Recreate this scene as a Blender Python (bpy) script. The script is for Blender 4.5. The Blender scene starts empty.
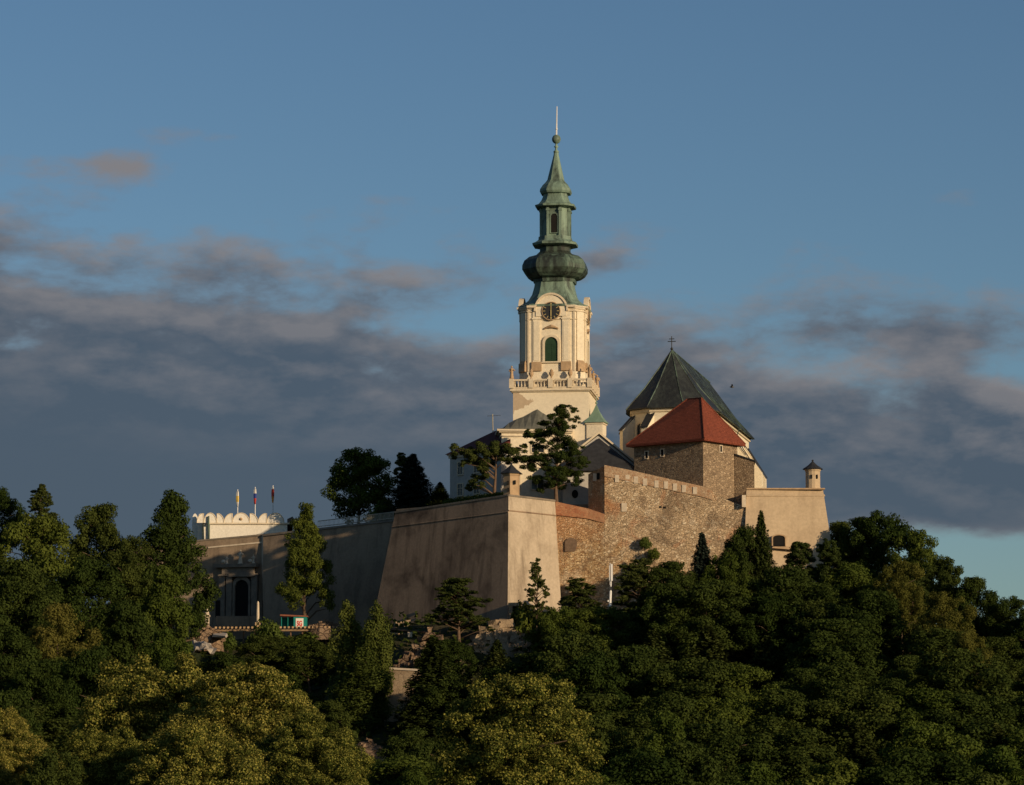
import bpy, math, random
import numpy as np
from mathutils import Vector, Matrix

R = math.radians
scene = bpy.context.scene
COL = scene.collection

# ------------------------------------------------------------------ camera
FPX = 3200.0                      # focal length in picture widths*1024
PITCH = math.atan(407.5 / FPX)
CAMZ = 8.0
cam_d = bpy.data.cameras.new('camera'); cam = bpy.data.objects.new('camera', cam_d); COL.objects.link(cam)
cam_d.sensor_width = 36.0; cam_d.lens = 36.0 * FPX / 1024.0
cam_d.clip_start = 1.0; cam_d.clip_end = 20000
cam.location = (0, 0, CAMZ); cam.rotation_euler = (math.pi / 2 + PITCH, 0, 0)
scene.camera = cam

# ------------------------------------------------------------------ light
SUN_AZ = 44.0      # degrees to the right of straight behind the camera
SUN_EL = 12.5
EXPOSURE = -0.32
SKY_STRENGTH = 0.088
scene.view_settings.view_transform = 'Standard'
scene.view_settings.look = 'None'
scene.view_settings.exposure = EXPOSURE
scene.view_settings.gamma = 1.0
scene.view_settings.use_curve_mapping = False
sd = bpy.data.lights.new('sun', 'SUN'); sun = bpy.data.objects.new('sun', sd); COL.objects.link(sun)
sd.energy = 5.0; sd.angle = R(0.5); sd.color = (1.0, 0.76, 0.49)
tosun = Vector((math.sin(R(SUN_AZ)) * math.cos(R(SUN_EL)), -math.cos(R(SUN_AZ)) * math.cos(R(SUN_EL)), math.sin(R(SUN_EL))))
sun.rotation_euler = tosun.to_track_quat('Z', 'Y').to_euler()

class NG:
    """tiny node helper"""
    def __init__(s, nt): s.nt = nt; s.n = nt.nodes; s.l = nt.links
    def add(s, t, **k):
        n = s.n.new(t)
        for a, b in k.items(): setattr(n, a, b)
        return n
    def set(s, n, i, v):
        if isinstance(v, (int, float, tuple, list)): n.inputs[i].default_value = v
        else: s.l.new(v, n.inputs[i])
    def m(s, op, a, b=None, c=None, clamp=False):
        n = s.add('ShaderNodeMath', operation=op, use_clamp=clamp)
        s.set(n, 0, a)
        if b is not None: s.set(n, 1, b)
        if c is not None: s.set(n, 2, c)
        return n.outputs[0]
    def sm(s, x, a, b):            # smoothstep a..b
        n = s.add('ShaderNodeMapRange', interpolation_type='SMOOTHSTEP')
        s.set(n, 0, x); n.inputs[1].default_value = a; n.inputs[2].default_value = b
        return n.outputs[0]
    def mix(s, f, a, b, mode='MIX'):
        n = s.add('ShaderNodeMix', data_type='RGBA', blend_type=mode)
        s.set(n, 0, f)
        for i, v in ((6, a), (7, b)):
            if isinstance(v, (tuple, list)): n.inputs[i].default_value = (v[0], v[1], v[2], 1)
            else: s.l.new(v, n.inputs[i])
        return n.outputs[2]
    def comb(s, x, y, z):
        n = s.add('ShaderNodeCombineXYZ')
        s.set(n, 0, x); s.set(n, 1, y); s.set(n, 2, z); return n.outputs[0]
    def noise(s, vec, scale, detail=4, rough=0.55, dist=0.0):
        n = s.add('ShaderNodeTexNoise')
        if vec is not None: s.l.new(vec, n.inputs['Vector'])
        n.inputs['Scale'].default_value = scale; n.inputs['Detail'].default_value = detail
        n.inputs['Roughness'].default_value = rough; n.inputs['Distortion'].default_value = dist
        return n.outputs[0]
    def mapping(s, vec, scale=(1, 1, 1), loc=(0, 0, 0)):
        n = s.add('ShaderNodeMapping'); s.l.new(vec, n.inputs[0])
        n.inputs['Scale'].default_value = scale; n.inputs['Location'].default_value = loc
        return n.outputs[0]

world = bpy.data.worlds.new('World'); scene.world = world; world.use_nodes = True
wt = world.node_tree; wt.nodes.clear(); g = NG(wt)
sky = g.add('ShaderNodeTexSky', sky_type='NISHITA', sun_disc=False)
sky.sun_elevation = R(SUN_EL); sky.sun_rotation = R(180 - SUN_AZ)
sky.altitude = 200; sky.air_density = 1.0; sky.dust_density = 0.6; sky.ozone_density = 2.2
tc = g.add('ShaderNodeTexCoord')
sep = g.add('ShaderNodeSeparateXYZ'); g.l.new(tc.outputs['Generated'], sep.inputs[0])
el = g.m('ARCSINE', sep.outputs[2]); az = g.m('ARCTAN2', sep.outputs[0], sep.outputs[1])
def cloud_noise(de):
    e = g.m('ADD', el, de)
    v = g.comb(g.m('MULTIPLY', az, 24.0), g.m('MULTIPLY', e, 58.0), 3.7)
    v2 = g.comb(g.m('MULTIPLY', az, 62.0), g.m('MULTIPLY', e, 120.0), 9.1)
    return g.m('ADD', g.noise(v, 1.0, 6, 0.55, 0.1), g.m('MULTIPLY', g.m('SUBTRACT', g.noise(v2, 1.0, 5, 0.6, 0.2), 0.5), 0.34))
n1 = cloud_noise(0.0); n2 = cloud_noise(0.007)
et = g.m('SUBTRACT', 0.163, g.m('MULTIPLY', az, 0.12))
below = g.m('SUBTRACT', et, el)
bias = g.m('MULTIPLY', g.m('MAXIMUM', g.m('MINIMUM', g.m('DIVIDE', below, 0.036), 1.0), -1.0), 0.36)
def blob(a, e, sa, se, w):
    x = g.m('DIVIDE', g.m('SUBTRACT', az, a), sa); y = g.m('DIVIDE', g.m('SUBTRACT', el, e), se)
    r = g.m('SQRT', g.m('ADD', g.m('MULTIPLY', x, x), g.m('MULTIPLY', y, y)))
    return g.m('MULTIPLY', g.m('SUBTRACT', 1.0, g.sm(r, 0.0, 1.0)), w)
for b in ((-.124, .198, .045, .012, .29), (-.108, .2065, .05, .007, .24), (-.16, .246, .03, .008, .30), (-.123, .2465, .014, .006, .28), (-.075, .206, .05, .008, .20),
          (.045, .178, .03, .009, .26), (.138, .185, .026, .009, .24), (.03, .168, .024, .009, .26), (.125, .143, .06, .018, .26),
          (-.155, .139, .045, .016, -.10), (-.02, .148, .04, .010, -.2), (.115, .1335, .06, .012, -.20)):
    bias = g.m('ADD', bias, blob(*b))
gap = g.m('MULTIPLY', g.sm(az, 0.07, 0.115), g.m('SUBTRACT', 1.0, g.sm(el, 0.076, 0.092)))
bias = g.m('SUBTRACT', bias, g.m('MULTIPLY', gap, 0.80))
bias = g.m('ADD', bias, g.m('MULTIPLY', g.sm(below, 0.028, 0.06), 0.22))
cover = g.m('ADD', n1, bias)
dens = g.m('MULTIPLY', g.sm(cover, 0.40, 0.76), 0.95)
lit = g.m('ADD', 0.30, g.m('MULTIPLY', g.m('SUBTRACT', n1, n2), 3.6), clamp=True)
lit = g.m('MULTIPLY', lit, g.m('SUBTRACT', 1.0, g.sm(below, 0.015, 0.08)))
thin = g.m('SUBTRACT', 1.0, g.sm(cover, 0.45, 0.9))
lit = g.m('ADD', g.m('ADD', g.m('MULTIPLY', lit, 0.75), g.m('MULTIPLY', thin, 0.55)), g.m('MULTIPLY', g.sm(below, 0.0, -0.02), 0.45), clamp=True)
ccol = g.mix(lit, (0.076, 0.106, 0.148), (0.250, 0.238, 0.248))
hsv = g.add('ShaderNodeHueSaturation'); g.l.new(sky.outputs[0], hsv.inputs['Color'])
hsv.inputs['Saturation'].default_value = 1.0; hsv.inputs['Value'].default_value = 1.0
bg1 = g.add('ShaderNodeBackground'); bg1.inputs[1].default_value = SKY_STRENGTH
g.l.new(g.mix(1.0, hsv.outputs[0], (0.79, 0.93, 1.05), 'MULTIPLY'), bg1.inputs[0])
bg2 = g.add('ShaderNodeBackground'); bg2.inputs[1].default_value = 1.1; g.l.new(ccol, bg2.inputs[0])
front = g.sm(sep.outputs[1], -0.2, 0.5)
dens = g.m('MULTIPLY', dens, g.m('ADD', 0.25, g.m('MULTIPLY', front, 0.75)))
ms = g.add('ShaderNodeMixShader'); g.l.new(dens, ms.inputs[0]); g.l.new(bg1.outputs[0], ms.inputs[1]); g.l.new(bg2.outputs[0], ms.inputs[2])
wo = g.add('ShaderNodeOutputWorld'); g.l.new(ms.outputs[0], wo.inputs[0])

# ------------------------------------------------------------------ placing
CP, SP = math.cos(PITCH), math.sin(PITCH)
def P(px, py, Y):
    """world point on the line of sight of (px,py) at distance Y"""
    dx, dy = px - 512.0, 392.5 - py
    y = FPX * CP - dy * SP; z = FPX * SP + dy * CP
    t = Y / y
    return Vector((dx * t, Y, CAMZ + z * t))
def PX(px, Y): return P(px, 600, Y).x
def PZ(py, Y): return P(512, py, Y).z

# ------------------------------------------------------------------ mesh builder
class MB:
    def __init__(s, M=None): s.v = []; s.f = []; s.M = M
    def av(s, p):
        p = Vector(p)
        if s.M is not None: p = s.M @ p
        s.v.append(p); return len(s.v) - 1
    def ring(s, pts): return [s.av(p) for p in pts]
    def prism(s, lo, hi, caps=True):
        a = s.ring(lo); b = s.ring(hi); n = len(a)
        for i in range(n):
            j = (i + 1) % n; s.f.append((a[i], a[j], b[j], b[i]))
        if caps: s.f.append(tuple(reversed(a))); s.f.append(tuple(b))
        return s
    def box(s, c, d, rz=0.0):
        x, y, z = d[0] / 2, d[1] / 2, d[2] / 2; ca, sa = math.cos(rz), math.sin(rz)
        q = [(-x, -y), (x, -y), (x, y), (-x, y)]
        w = [(c[0] + a * ca - b * sa, c[1] + a * sa + b * ca) for a, b in q]
        return s.prism([(a, b, c[2] - z) for a, b in w], [(a, b, c[2] + z) for a, b in w])
    def bb(s, x0, x1, y0, y1, z0, z1): return s.box(((x0 + x1) / 2, (y0 + y1) / 2, (z0 + z1) / 2), (x1 - x0, y1 - y0, z1 - z0))
    def extr(s, poly, th):
        """poly: front pts (any plane), th: offset vector to the back"""
        th = Vector(th); poly = [Vector(p) for p in poly]
        return s.prism(poly, [p + th for p in poly])
    def lathe(s, prof, n=16, c=(0, 0), sec=None, shear=None):
        rings = []
        for r, z in prof:
            pts = []
            if sec is None:
                for k in range(n):
                    a = 2 * math.pi * k / n; pts.append((c[0] + r * math.cos(a), c[1] + r * math.sin(a), z))
            else:
                for x, y in sec: pts.append((c[0] + r * x, c[1] + r * y, z))
            if shear: pts = [(x + shear(z), y, z) for x, y, z in pts]
            rings.append(s.ring(pts))
        for a, b in zip(rings, rings[1:]):
            m = len(a)
            for i in range(m): s.f.append((a[i], a[(i + 1) % m], b[(i + 1) % m], b[i]))
        s.f.append(tuple(reversed(rings[0]))); s.f.append(tuple(rings[-1])); return s
    def tube(s, pts, rad, n=6):
        pts = [Vector(p) for p in pts]; rings = []
        if not isinstance(rad, (list, tuple)): rad = [rad] * len(pts)
        for i, p in enumerate(pts):
            d = (pts[min(i + 1, len(pts) - 1)] - pts[max(i - 1, 0)]).normalized()
            u = d.orthogonal().normalized(); w = d.cross(u)
            if i and rings:
                u = (pu - d * pu.dot(d)).normalized(); w = d.cross(u)
            pu = u
            rings.append(s.ring([p + (u * math.cos(2 * math.pi * k / n) + w * math.sin(2 * math.pi * k / n)) * rad[i] for k in range(n)]))
        for a, b in zip(rings, rings[1:]):
            for i in range(n): s.f.append((a[i], a[(i + 1) % n], b[(i + 1) % n], b[i]))
        s.f.append(tuple(reversed(rings[0]))); s.f.append(tuple(rings[-1])); return s
    def sphere(s, c, r, n=10, m=6, sz=1.0):
        prof = [(max(r * math.sin(math.pi * k / m), r * .02), c[2] - r * sz * math.cos(math.pi * k / m)) for k in range(m + 1)]
        return s.lathe(prof, n, (c[0], c[1]))
    def build(s, name, mat, parent=None, smooth=False, recalc=True):
        me = bpy.data.meshes.new(name)
        off = Vector(parent['_o']) if parent is not None and '_o' in parent else Vector((0, 0, 0))
        if s.M is not None and False: pass
        me.from_pydata([tuple(p - off) for p in s.v], [], s.f)
        if recalc:
            import bmesh
            bm = bmesh.new(); bm.from_mesh(me); bmesh.ops.recalc_face_normals(bm, faces=bm.faces); bm.to_mesh(me); bm.free()
        me.materials.append(mat)
        if smooth:
            me.polygons.foreach_set('use_smooth', [True] * len(me.polygons))
        o = bpy.data.objects.new(name, me); COL.objects.link(o)
        if parent is not None:
            o.parent = parent
            o['_o'] = tuple(off)
        return o

def tag(o, label, cat, group=None, kind=None):
    if label: o['label'] = label
    if cat: o['category'] = cat
    if group: o['group'] = group
    if kind: o['kind'] = kind
    return o
def thing(name, label, cat, loc=(0, 0, 0), group=None):
    o = bpy.data.objects.new(name, None); COL.objects.link(o); o.empty_display_size = 0.5
    o.location = loc; o['_o'] = tuple(loc)
    return tag(o, label, cat, group)
def solo(mb, name, mat, loc, label, cat, group=None, smooth=False):
    """a thing made of one mesh, origin at its base"""
    o = mb.build(name, mat, None, smooth)
    o.data.transform(Matrix.Translation(-Vector(loc))); o.location = loc
    return tag(o, label, cat, group)
def copy_tree(o, parent=None):
    c = o.copy(); COL.objects.link(c); c.parent = parent
    for ch in [x for x in bpy.data.objects if x.parent is o]: copy_tree(ch, c)
    return c

# ------------------------------------------------------------------ materials
def mat(name, rough=0.85, spec=0.2):
    m = bpy.data.materials.new(name); m.use_nodes = True
    m.node_tree.nodes.clear(); g = NG(m.node_tree)
    bs = g.add('ShaderNodeBsdfPrincipled'); bs.inputs['Roughness'].default_value = rough
    bs.inputs['Specular IOR Level'].default_value = spec
    o = g.add('ShaderNodeOutputMaterial'); g.l.new(bs.outputs[0], o.inputs[0])
    tcn = g.add('ShaderNodeTexCoord')
    return m, g, bs, tcn.outputs['Object']
def ramp(g, f, stops):
    n = g.add('ShaderNodeValToRGB'); g.set(n, 0, f)
    while len(n.color_ramp.elements) < len(stops): n.color_ramp.elements.new(0.5)
    for e, (p, c) in zip(n.color_ramp.elements, stops): e.position = p; e.color = (c[0], c[1], c[2], 1)
    return n.outputs[0]
def bump(g, bs, h, strength, dist=0.1):
    b = g.add('ShaderNodeBump'); b.inputs['Strength'].default_value = strength; b.inputs['Distance'].default_value = dist
    g.l.new(h, b.inputs['Height']); g.l.new(b.outputs[0], bs.inputs['Normal'])

def m_plain(name, c, rough=0.8, var=0.18, scale=1.5, spec=0.2, bmp=0.0, metallic=0.0):
    m, g, bs, co = mat(name, rough, spec)
    n = g.noise(co, scale, 5, 0.6)
    g.l.new(ramp(g, n, [(0.3, [x * (1 - var) for x in c]), (0.7, [min(1, x * (1 + var)) for x in c])]), bs.inputs['Base Color'])
    bs.inputs['Metallic'].default_value = metallic
    if bmp: bump(g, bs, g.noise(co, scale * 4, 4), bmp)
    return m
def m_plaster(name, c, dark, streak=0.5, grime=0.5, zfade=None):
    """old lime plaster: broad patches, vertical rain streaks, fine grain"""
    m, g, bs, co = mat(name, 0.92, 0.1)
    big = g.noise(co, 0.16, 5, 0.6, 0.4)
    st = g.noise(g.mapping(co, (0.9, 0.9, 0.055)), 1.0, 6, 0.65)
    fine = g.noise(co, 3.0, 5, 0.7)
    col = g.mix(g.m('MULTIPLY', g.sm(big, 0.42, 0.68), grime), c, dark)
    col = g.mix(g.m('MULTIPLY', g.sm(st, 0.45, 0.75), streak), col, [x * 0.75 for x in dark])
    col = g.mix(0.5, col, ramp(g, fine, [(0.25, (.55, .55, .55)), (0.75, (1.15, 1.15, 1.15))]), 'MULTIPLY')
    g.l.new(col, bs.inputs['Base Color'])
    bump(g, bs, fine, 0.35, 0.06)
    return m
def m_rubble(name, cols, mortar, scale=2.2, patches=None, bscale=0.6, grime=0.45):
    """rubble masonry: voronoi stones of mixed colour set in mortar"""
    m, g, bs, co = mat(name, 0.95, 0.1)
    dn = g.add('ShaderNodeTexNoise'); g.l.new(co, dn.inputs[0]); dn.inputs['Scale'].default_value = 1.6
    wv = g.add('ShaderNodeVectorMath', operation='MULTIPLY_ADD'); g.l.new(dn.outputs['Color'], wv.inputs[0]); wv.inputs[1].default_value = (.35, .35, .35); g.l.new(co, wv.inputs[2])
    vec = g.mapping(wv.outputs[0], (1, 1, 1.45))
    v = g.add('ShaderNodeTexVoronoi'); g.l.new(vec, v.inputs['Vector']); v.inputs['Scale'].default_value = scale
    e = g.add('ShaderNodeTexVoronoi', feature='DISTANCE_TO_EDGE'); g.l.new(vec, e.inputs['Vector']); e.inputs['Scale'].default_value = scale
    sx = g.add('ShaderNodeSeparateColor'); g.l.new(v.outputs['Color'], sx.inputs[0])
    n = len(cols)
    stone = ramp(g, sx.outputs[0], [(i / (n - 1), c) for i, c in enumerate(cols)])
    edge = g.sm(e.outputs['Distance'], 0.02, 0.11)
    col = g.mix(edge, mortar, stone)
    big = g.noise(co, 0.13, 6, 0.62, 0.5)
    if patches:
        col = g.mix(g.m('MULTIPLY', g.sm(big, 0.5, 0.62), 0.6), col, patches)
    b2 = g.noise(g.mapping(co, (1, 1, .6), (7, 3, 1)), 0.22, 6, 0.65, 0.8)
    col = g.mix(g.m('MULTIPLY', g.sm(b2, 0.46, 0.66), grime), col, [x * 0.45 for x in mortar])
    fine = g.noise(co, 6.0, 4, 0.7)
    col = g.mix(0.55, col, ramp(g, fine, [(0.3, (.6, .6, .6)), (0.7, (1.25, 1.25, 1.25))]), 'MULTIPLY')
    g.l.new(col, bs.inputs['Base Color'])
    bump(g, bs, g.m('ADD', edge, g.m('MULTIPLY', sx.outputs[1], 0.6)), bscale, 0.12)
    return m
def m_copper(name, light, dark, lo=0.38, hi=0.62):
    m, g, bs, co = mat(name, 0.55, 0.35)
    a = g.noise(g.mapping(co, (1, 1, .35)), 0.55, 6, 0.65, 0.6)
    s = g.noise(g.mapping(co, (2.5, 2.5, .12)), 1.0, 4, 0.6)
    f = g.m('ADD', g.m('MULTIPLY', g.sm(a, lo, hi), 0.75), g.m('MULTIPLY', g.sm(s, 0.4, 0.7), 0.35), clamp=True)
    g.l.new(g.mix(f, dark, light), bs.inputs['Base Color'])
    bump(g, bs, s, 0.3, 0.05)
    return m
def m_tiles(name, c, var=0.42):
    m, g, bs, co = mat(name, 0.8, 0.2)
    br = g.add('ShaderNodeTexBrick'); g.l.new(g.mapping(co, (1, 1, 1)), br.inputs[0])
    n = g.noise(co, 5.0, 4, 0.7); b = g.noise(co, 0.4, 4, 0.6)
    w = g.add('ShaderNodeTexWave', bands_direction='Z'); g.l.new(co, w.inputs[0]); w.inputs['Scale'].default_value = 1.6; w.inputs['Distortion'].default_value = .4
    col = ramp(g, n, [(0.3, [x * (1 - var) for x in c]), (0.7, [x * (1 + var) for x in c])])
    col = g.mix(g.m('MULTIPLY', g.sm(b, .5, .75), .35), col, [x * .6 for x in c])
    st = g.noise(g.mapping(co, (1.2, 1.2, .18)), 1.0, 5, .65)
    col = g.mix(g.m('MULTIPLY', g.sm(st, .48, .72), .4), col, [x * .5 for x in c])
    g.l.new(col, bs.inputs['Base Color']); bump(g, bs, w.outputs['Fac'], 0.8, 0.07)
    return m
def m_leaf(name, c1, c2, bloom=None, trans=0.25):
    m = bpy.data.materials.new(name); m.use_nodes = True
    m.node_tree.nodes.clear(); g = NG(m.node_tree)
    at = g.add('ShaderNodeAttribute', attribute_name='tint')
    oi = g.add('ShaderNodeObjectInfo')
    col = g.mix(at.outputs['Fac'], c1, c2)
    if bloom:
        at2 = g.add('ShaderNodeAttribute', attribute_name='bloom'); col = g.mix(at2.outputs['Fac'], col, bloom)
    v = g.m('MULTIPLY_ADD', oi.outputs['Random'], 0.5, 0.82)
    hs = g.add('ShaderNodeHueSaturation'); g.l.new(col, hs.inputs['Color']); g.l.new(v, hs.inputs['Value'])
    g.l.new(g.m('MULTIPLY_ADD', oi.outputs['Random'], -0.035, 0.515), hs.inputs['Hue'])
    d = g.add('ShaderNodeBsdfDiffuse'); g.l.new(hs.outputs[0], d.inputs[0])
    t = g.add('ShaderNodeBsdfTranslucent'); g.l.new(hs.outputs[0], t.inputs[0])
    mx = g.add('ShaderNodeMixShader'); mx.inputs[0].default_value = trans
    g.l.new(d.outputs[0], mx.inputs[1]); g.l.new(t.outputs[0], mx.inputs[2])
    o = g.add('ShaderNodeOutputMaterial'); g.l.new(mx.outputs[0], o.inputs[0])
    return m

M = {}
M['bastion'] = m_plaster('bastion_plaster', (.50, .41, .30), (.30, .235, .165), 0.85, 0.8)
M['bastion_shade'] = m_plaster('shaded_stained_plaster', (.34, .24, .16), (.095, .066, .047), 0.6, 0.95)  # stained plaster, base colour also darkened for the dim left face's shade
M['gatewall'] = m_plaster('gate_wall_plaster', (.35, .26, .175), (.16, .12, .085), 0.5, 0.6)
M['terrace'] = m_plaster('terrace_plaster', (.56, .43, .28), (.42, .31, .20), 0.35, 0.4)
M['cream'] = m_plaster('cream_plaster', (.80, .70, .52), (.68, .57, .41), 0.15, 0.25)
M['cream_trim'] = m_plaster('cream_trim', (.72, .61, .44), (.50, .40, .28), 0.25, 0.3)
M['ochre'] = m_plain('ochre_stone', (.42, .29, .17), 0.9, 0.2)
M['white'] = m_plaster('white_plaster', (.86, .80, .68), (.74, .68, .56), 0.2, 0.25)
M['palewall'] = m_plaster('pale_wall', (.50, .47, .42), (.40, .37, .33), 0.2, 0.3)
M['rubble'] = m_rubble('rubble_wall', [(.26, .18, .10), (.50, .37, .22), (.36, .26, .15), (.62, .48, .30), (.44, .30, .17)], (.50, .37, .23), 2.5, (.46, .27, .14), .6, .6)
M['rubble'] = None
M['rubble_low'] = m_rubble('rubble_lower_wall', [(.34, .21, .11), (.54, .37, .20), (.42, .26, .14), (.60, .44, .27), (.48, .31, .17)], (.36, .24, .14), 2.0, (.40, .22, .11), 0.9, .35)
def m_rampart():
    m, g, bs, co = mat('rampart_rubble', 0.95, 0.1)
    dn = g.add('ShaderNodeTexNoise'); g.l.new(co, dn.inputs[0]); dn.inputs['Scale'].default_value = 1.6
    wv = g.add('ShaderNodeVectorMath', operation='MULTIPLY_ADD'); g.l.new(dn.outputs['Color'], wv.inputs[0]); wv.inputs[1].default_value = (.45, .45, .45); g.l.new(co, wv.inputs[2])
    vec = g.mapping(wv.outputs[0], (1, 1, 1.4))
    v = g.add('ShaderNodeTexVoronoi'); g.l.new(vec, v.inputs['Vector']); v.inputs['Scale'].default_value = 3.1
    e = g.add('ShaderNodeTexVoronoi', feature='DISTANCE_TO_EDGE'); g.l.new(vec, e.inputs['Vector']); e.inputs['Scale'].default_value = 3.1
    sx = g.add('ShaderNodeSeparateColor'); g.l.new(v.outputs['Color'], sx.inputs[0])
    A = ramp(g, sx.outputs[0], [(0, (.31, .22, .135)), (.3, (.60, .44, .27)), (.6, (.48, .34, .205)), (.85, (.70, .53, .34)), (1, (.78, .64, .44))])
    B = ramp(g, sx.outputs[0], [(0, (.27, .15, .07)), (.3, (.58, .40, .21)), (.55, (.42, .25, .12)), (.8, (.66, .48, .27)), (1, (.76, .60, .38))])
    sp = g.add('ShaderNodeSeparateXYZ'); g.l.new(co, sp.inputs[0])
    big = g.noise(co, .22, 5, .6, .6)
    f = g.m('SUBTRACT', g.m('ADD', -5.5, g.m('MULTIPLY', g.m('SUBTRACT', big, .5), 22.0)), sp.outputs[0])
    f2 = g.m('SUBTRACT', g.m('ADD', 7.0, g.m('MULTIPLY', g.m('SUBTRACT', big, .5), 26.0)), sp.outputs[2])
    mask = g.m('MAXIMUM', g.sm(f, -1.5, 1.5), g.m('MULTIPLY', g.sm(f2, -2.0, 2.0), .8))
    edge = g.sm(e.outputs['Distance'], 0.01, 0.10)
    col = g.mix(mask, A, B); col = g.mix(edge, g.mix(mask, (.52, .38, .23), (.40, .26, .14)), col)
    b3 = g.noise(g.mapping(co, (1, 1, .7), (3, 9, 2)), .28, 6, .65, .8)
    col = g.mix(g.m('MULTIPLY', g.sm(b3, .50, .64), .65), col, (.20, .14, .09))         # damp brown stains
    b4 = g.noise(g.mapping(co, (1, 1, .9), (13, 2, 5)), .35, 5, .6, .8)
    col = g.mix(g.m('MULTIPLY', g.sm(b4, .57, .66), .55), col, (.46, .23, .12))         # brick repairs
    col = g.mix(g.m('MULTIPLY', g.m('MULTIPLY', g.sm(f, -2.5, 2.5), g.sm(sp.outputs[2], 9.0, 14.0)), .55), col, (.52, .25, .12))
    b5 = g.noise(g.mapping(co, (1, 1, 1), (1, 21, 9)), .30, 5, .6, .5)
    col = g.mix(g.m('MULTIPLY', g.sm(b5, .56, .70), .5), col, (.66, .55, .40))          # old render still clinging
    fine = g.noise(co, 6.0, 4, 0.7)
    col = g.mix(0.6, col, ramp(g, fine, [(0.3, (.55, .55, .55)), (0.7, (1.3, 1.3, 1.3))]), 'MULTIPLY')
    g.l.new(col, bs.inputs['Base Color'])
    bump(g, bs, g.m('ADD', edge, g.m('MULTIPLY', sx.outputs[1], 0.9)), .8, 0.14)
    return m
M['rubble'] = M['rubble_low'] = m_rampart()
M['rubble_tower'] = m_rubble('tower_rubble', [(.17, .12, .08), (.36, .26, .165), (.25, .18, .115), (.44, .33, .215)], (.33, .245, .16), 2.5, None, 0.8, .35)
M['brick'] = m_rubble('old_brick', [(.38, .15, .075), (.50, .22, .11), (.34, .12, .06), (.54, .28, .14)], (.42, .22, .12), 3.4, (.50, .30, .17), 0.3, .3)
M['brick_tan'] = m_rubble('worn_tan_brick', [(.44, .27, .15), (.56, .40, .25), (.40, .22, .12), (.60, .44, .28)], (.50, .36, .23), 3.0, (.48, .25, .13), 0.4, .35)
M['retain'] = m_rubble('retaining_stone', [(.30, .22, .14), (.38, .285, .185), (.33, .245, .155)], (.31, .23, .15), 1.5, None, 0.3, .3)
M['pale_stone'] = m_plain('pale_stone', (.60, .50, .37), 0.9, 0.15, 3.0)
M['grey_stone'] = m_plain('grey_stone', (.20, .165, .125), 0.9, 0.25, 1.2, bmp=.3)
M['copper'] = m_copper('green_copper', (.20, .285, .215), (.045, .058, .046), .36, .58)
M['copper_dark'] = m_copper('dark_copper', (.11, .165, .12), (.020, .024, .020), 0.44, 0.64)
M['churchroof'] = m_copper('church_roof', (.046, .055, .048), (.018, .020, .020), 0.44, 0.7)
M['greenroof'] = m_copper('green_roof', (.22, .32, .23), (.16, .24, .17))
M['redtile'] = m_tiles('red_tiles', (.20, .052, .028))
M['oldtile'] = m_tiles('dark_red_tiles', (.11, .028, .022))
M['slate'] = m_plain('slate_roof', (.030, .031, .034), 0.75, 0.3, 2.0)
M['greyroof'] = m_plain('grey_roof', (.115, .115, .095), 0.8, 0.25, 1.5)
M['hole'] = m_plain('dark_opening', (.012, .011, .010), 0.9, 0.2)
M['glass'] = m_plain('window_glass', (.02, .022, .025), 0.15, 0.1, spec=0.5)
M['shutter'] = m_plain('green_shutter', (.022, .050, .026), 0.6, 0.2)
M['blackmetal'] = m_plain('black_metal', (.02, .02, .02), 0.5, 0.2, spec=.5)
M['gold'] = m_plain('gilded_metal', (.75, .55, .22), 0.4, 0.1, metallic=.6)
M['steel'] = m_plain('painted_white_metal', (.72, .70, .66), 0.45, 0.05, spec=.4)
M['greenpaint'] = m_plain('green_paint', (.12, .17, .05), 0.6, 0.1)
M['bark'] = m_plain('bark', (.10, .07, .045), 0.95, 0.35, 2.5, bmp=.5)
M['pinebark'] = m_plain('pine_bark', (.13, .085, .055), 0.95, 0.35, 2.5, bmp=.5)
M['wood'] = m_plain('raw_timber', (.42, .28, .15), 0.85, 0.3, 1.2)
M['darkwood'] = m_plain('weathered_timber', (.16, .10, .06), 0.9, 0.3, 1.2)
M['railpaint'] = m_plain('pale_rail', (.36, .33, .26), 0.7, 0.2)
M['ground'] = None
M['grass'] = m_plain('lawn', (.05, .075, .02), 0.95, 0.4, 0.6, bmp=.4)
M['dirt'] = m_rubble('bare_earth', [(.22, .15, .095), (.30, .21, .135), (.17, .115, .075)], (.18, .12, .08), 1.2, None, .9)
M['teal'] = m_plain('teal_paint', (.012, .20, .17), 0.6, 0.12)
M['tarp'] = m_plain('white_tarp', (.45, .39, .31), 0.6, 0.08)
M['rust'] = m_plain('rusty_red', (.23, .085, .05), 0.85, 0.3)
M['signwhite'] = m_plain('sign_white', (.75, .70, .62), 0.6, 0.04)
M['signred'] = m_plain('sign_red', (.55, .035, .02), 0.6, 0.05)
M['flag_yellow'] = m_plain('flag_yellow', (.70, .48, .10), 0.8, .1); M['flag_white'] = m_plain('flag_white', (.72, .68, .6), .8, .05)
M['flag_red'] = m_plain('flag_red', (.5, .06, .04), .8, .1); M['flag_blue'] = m_plain('flag_blue', (.04, .06, .25), .8, .1); M['flag_orange'] = m_plain('flag_orange', (.6, .25, .05), .8, .1)
M['stucco_dark'] = m_plain('dark_plaster', (.12, .10, .085), .9, .3, .6)
M['carpaint'] = m_plain('white_car_paint', (.75, .74, .72), .3, .02, spec=.5)

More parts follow.
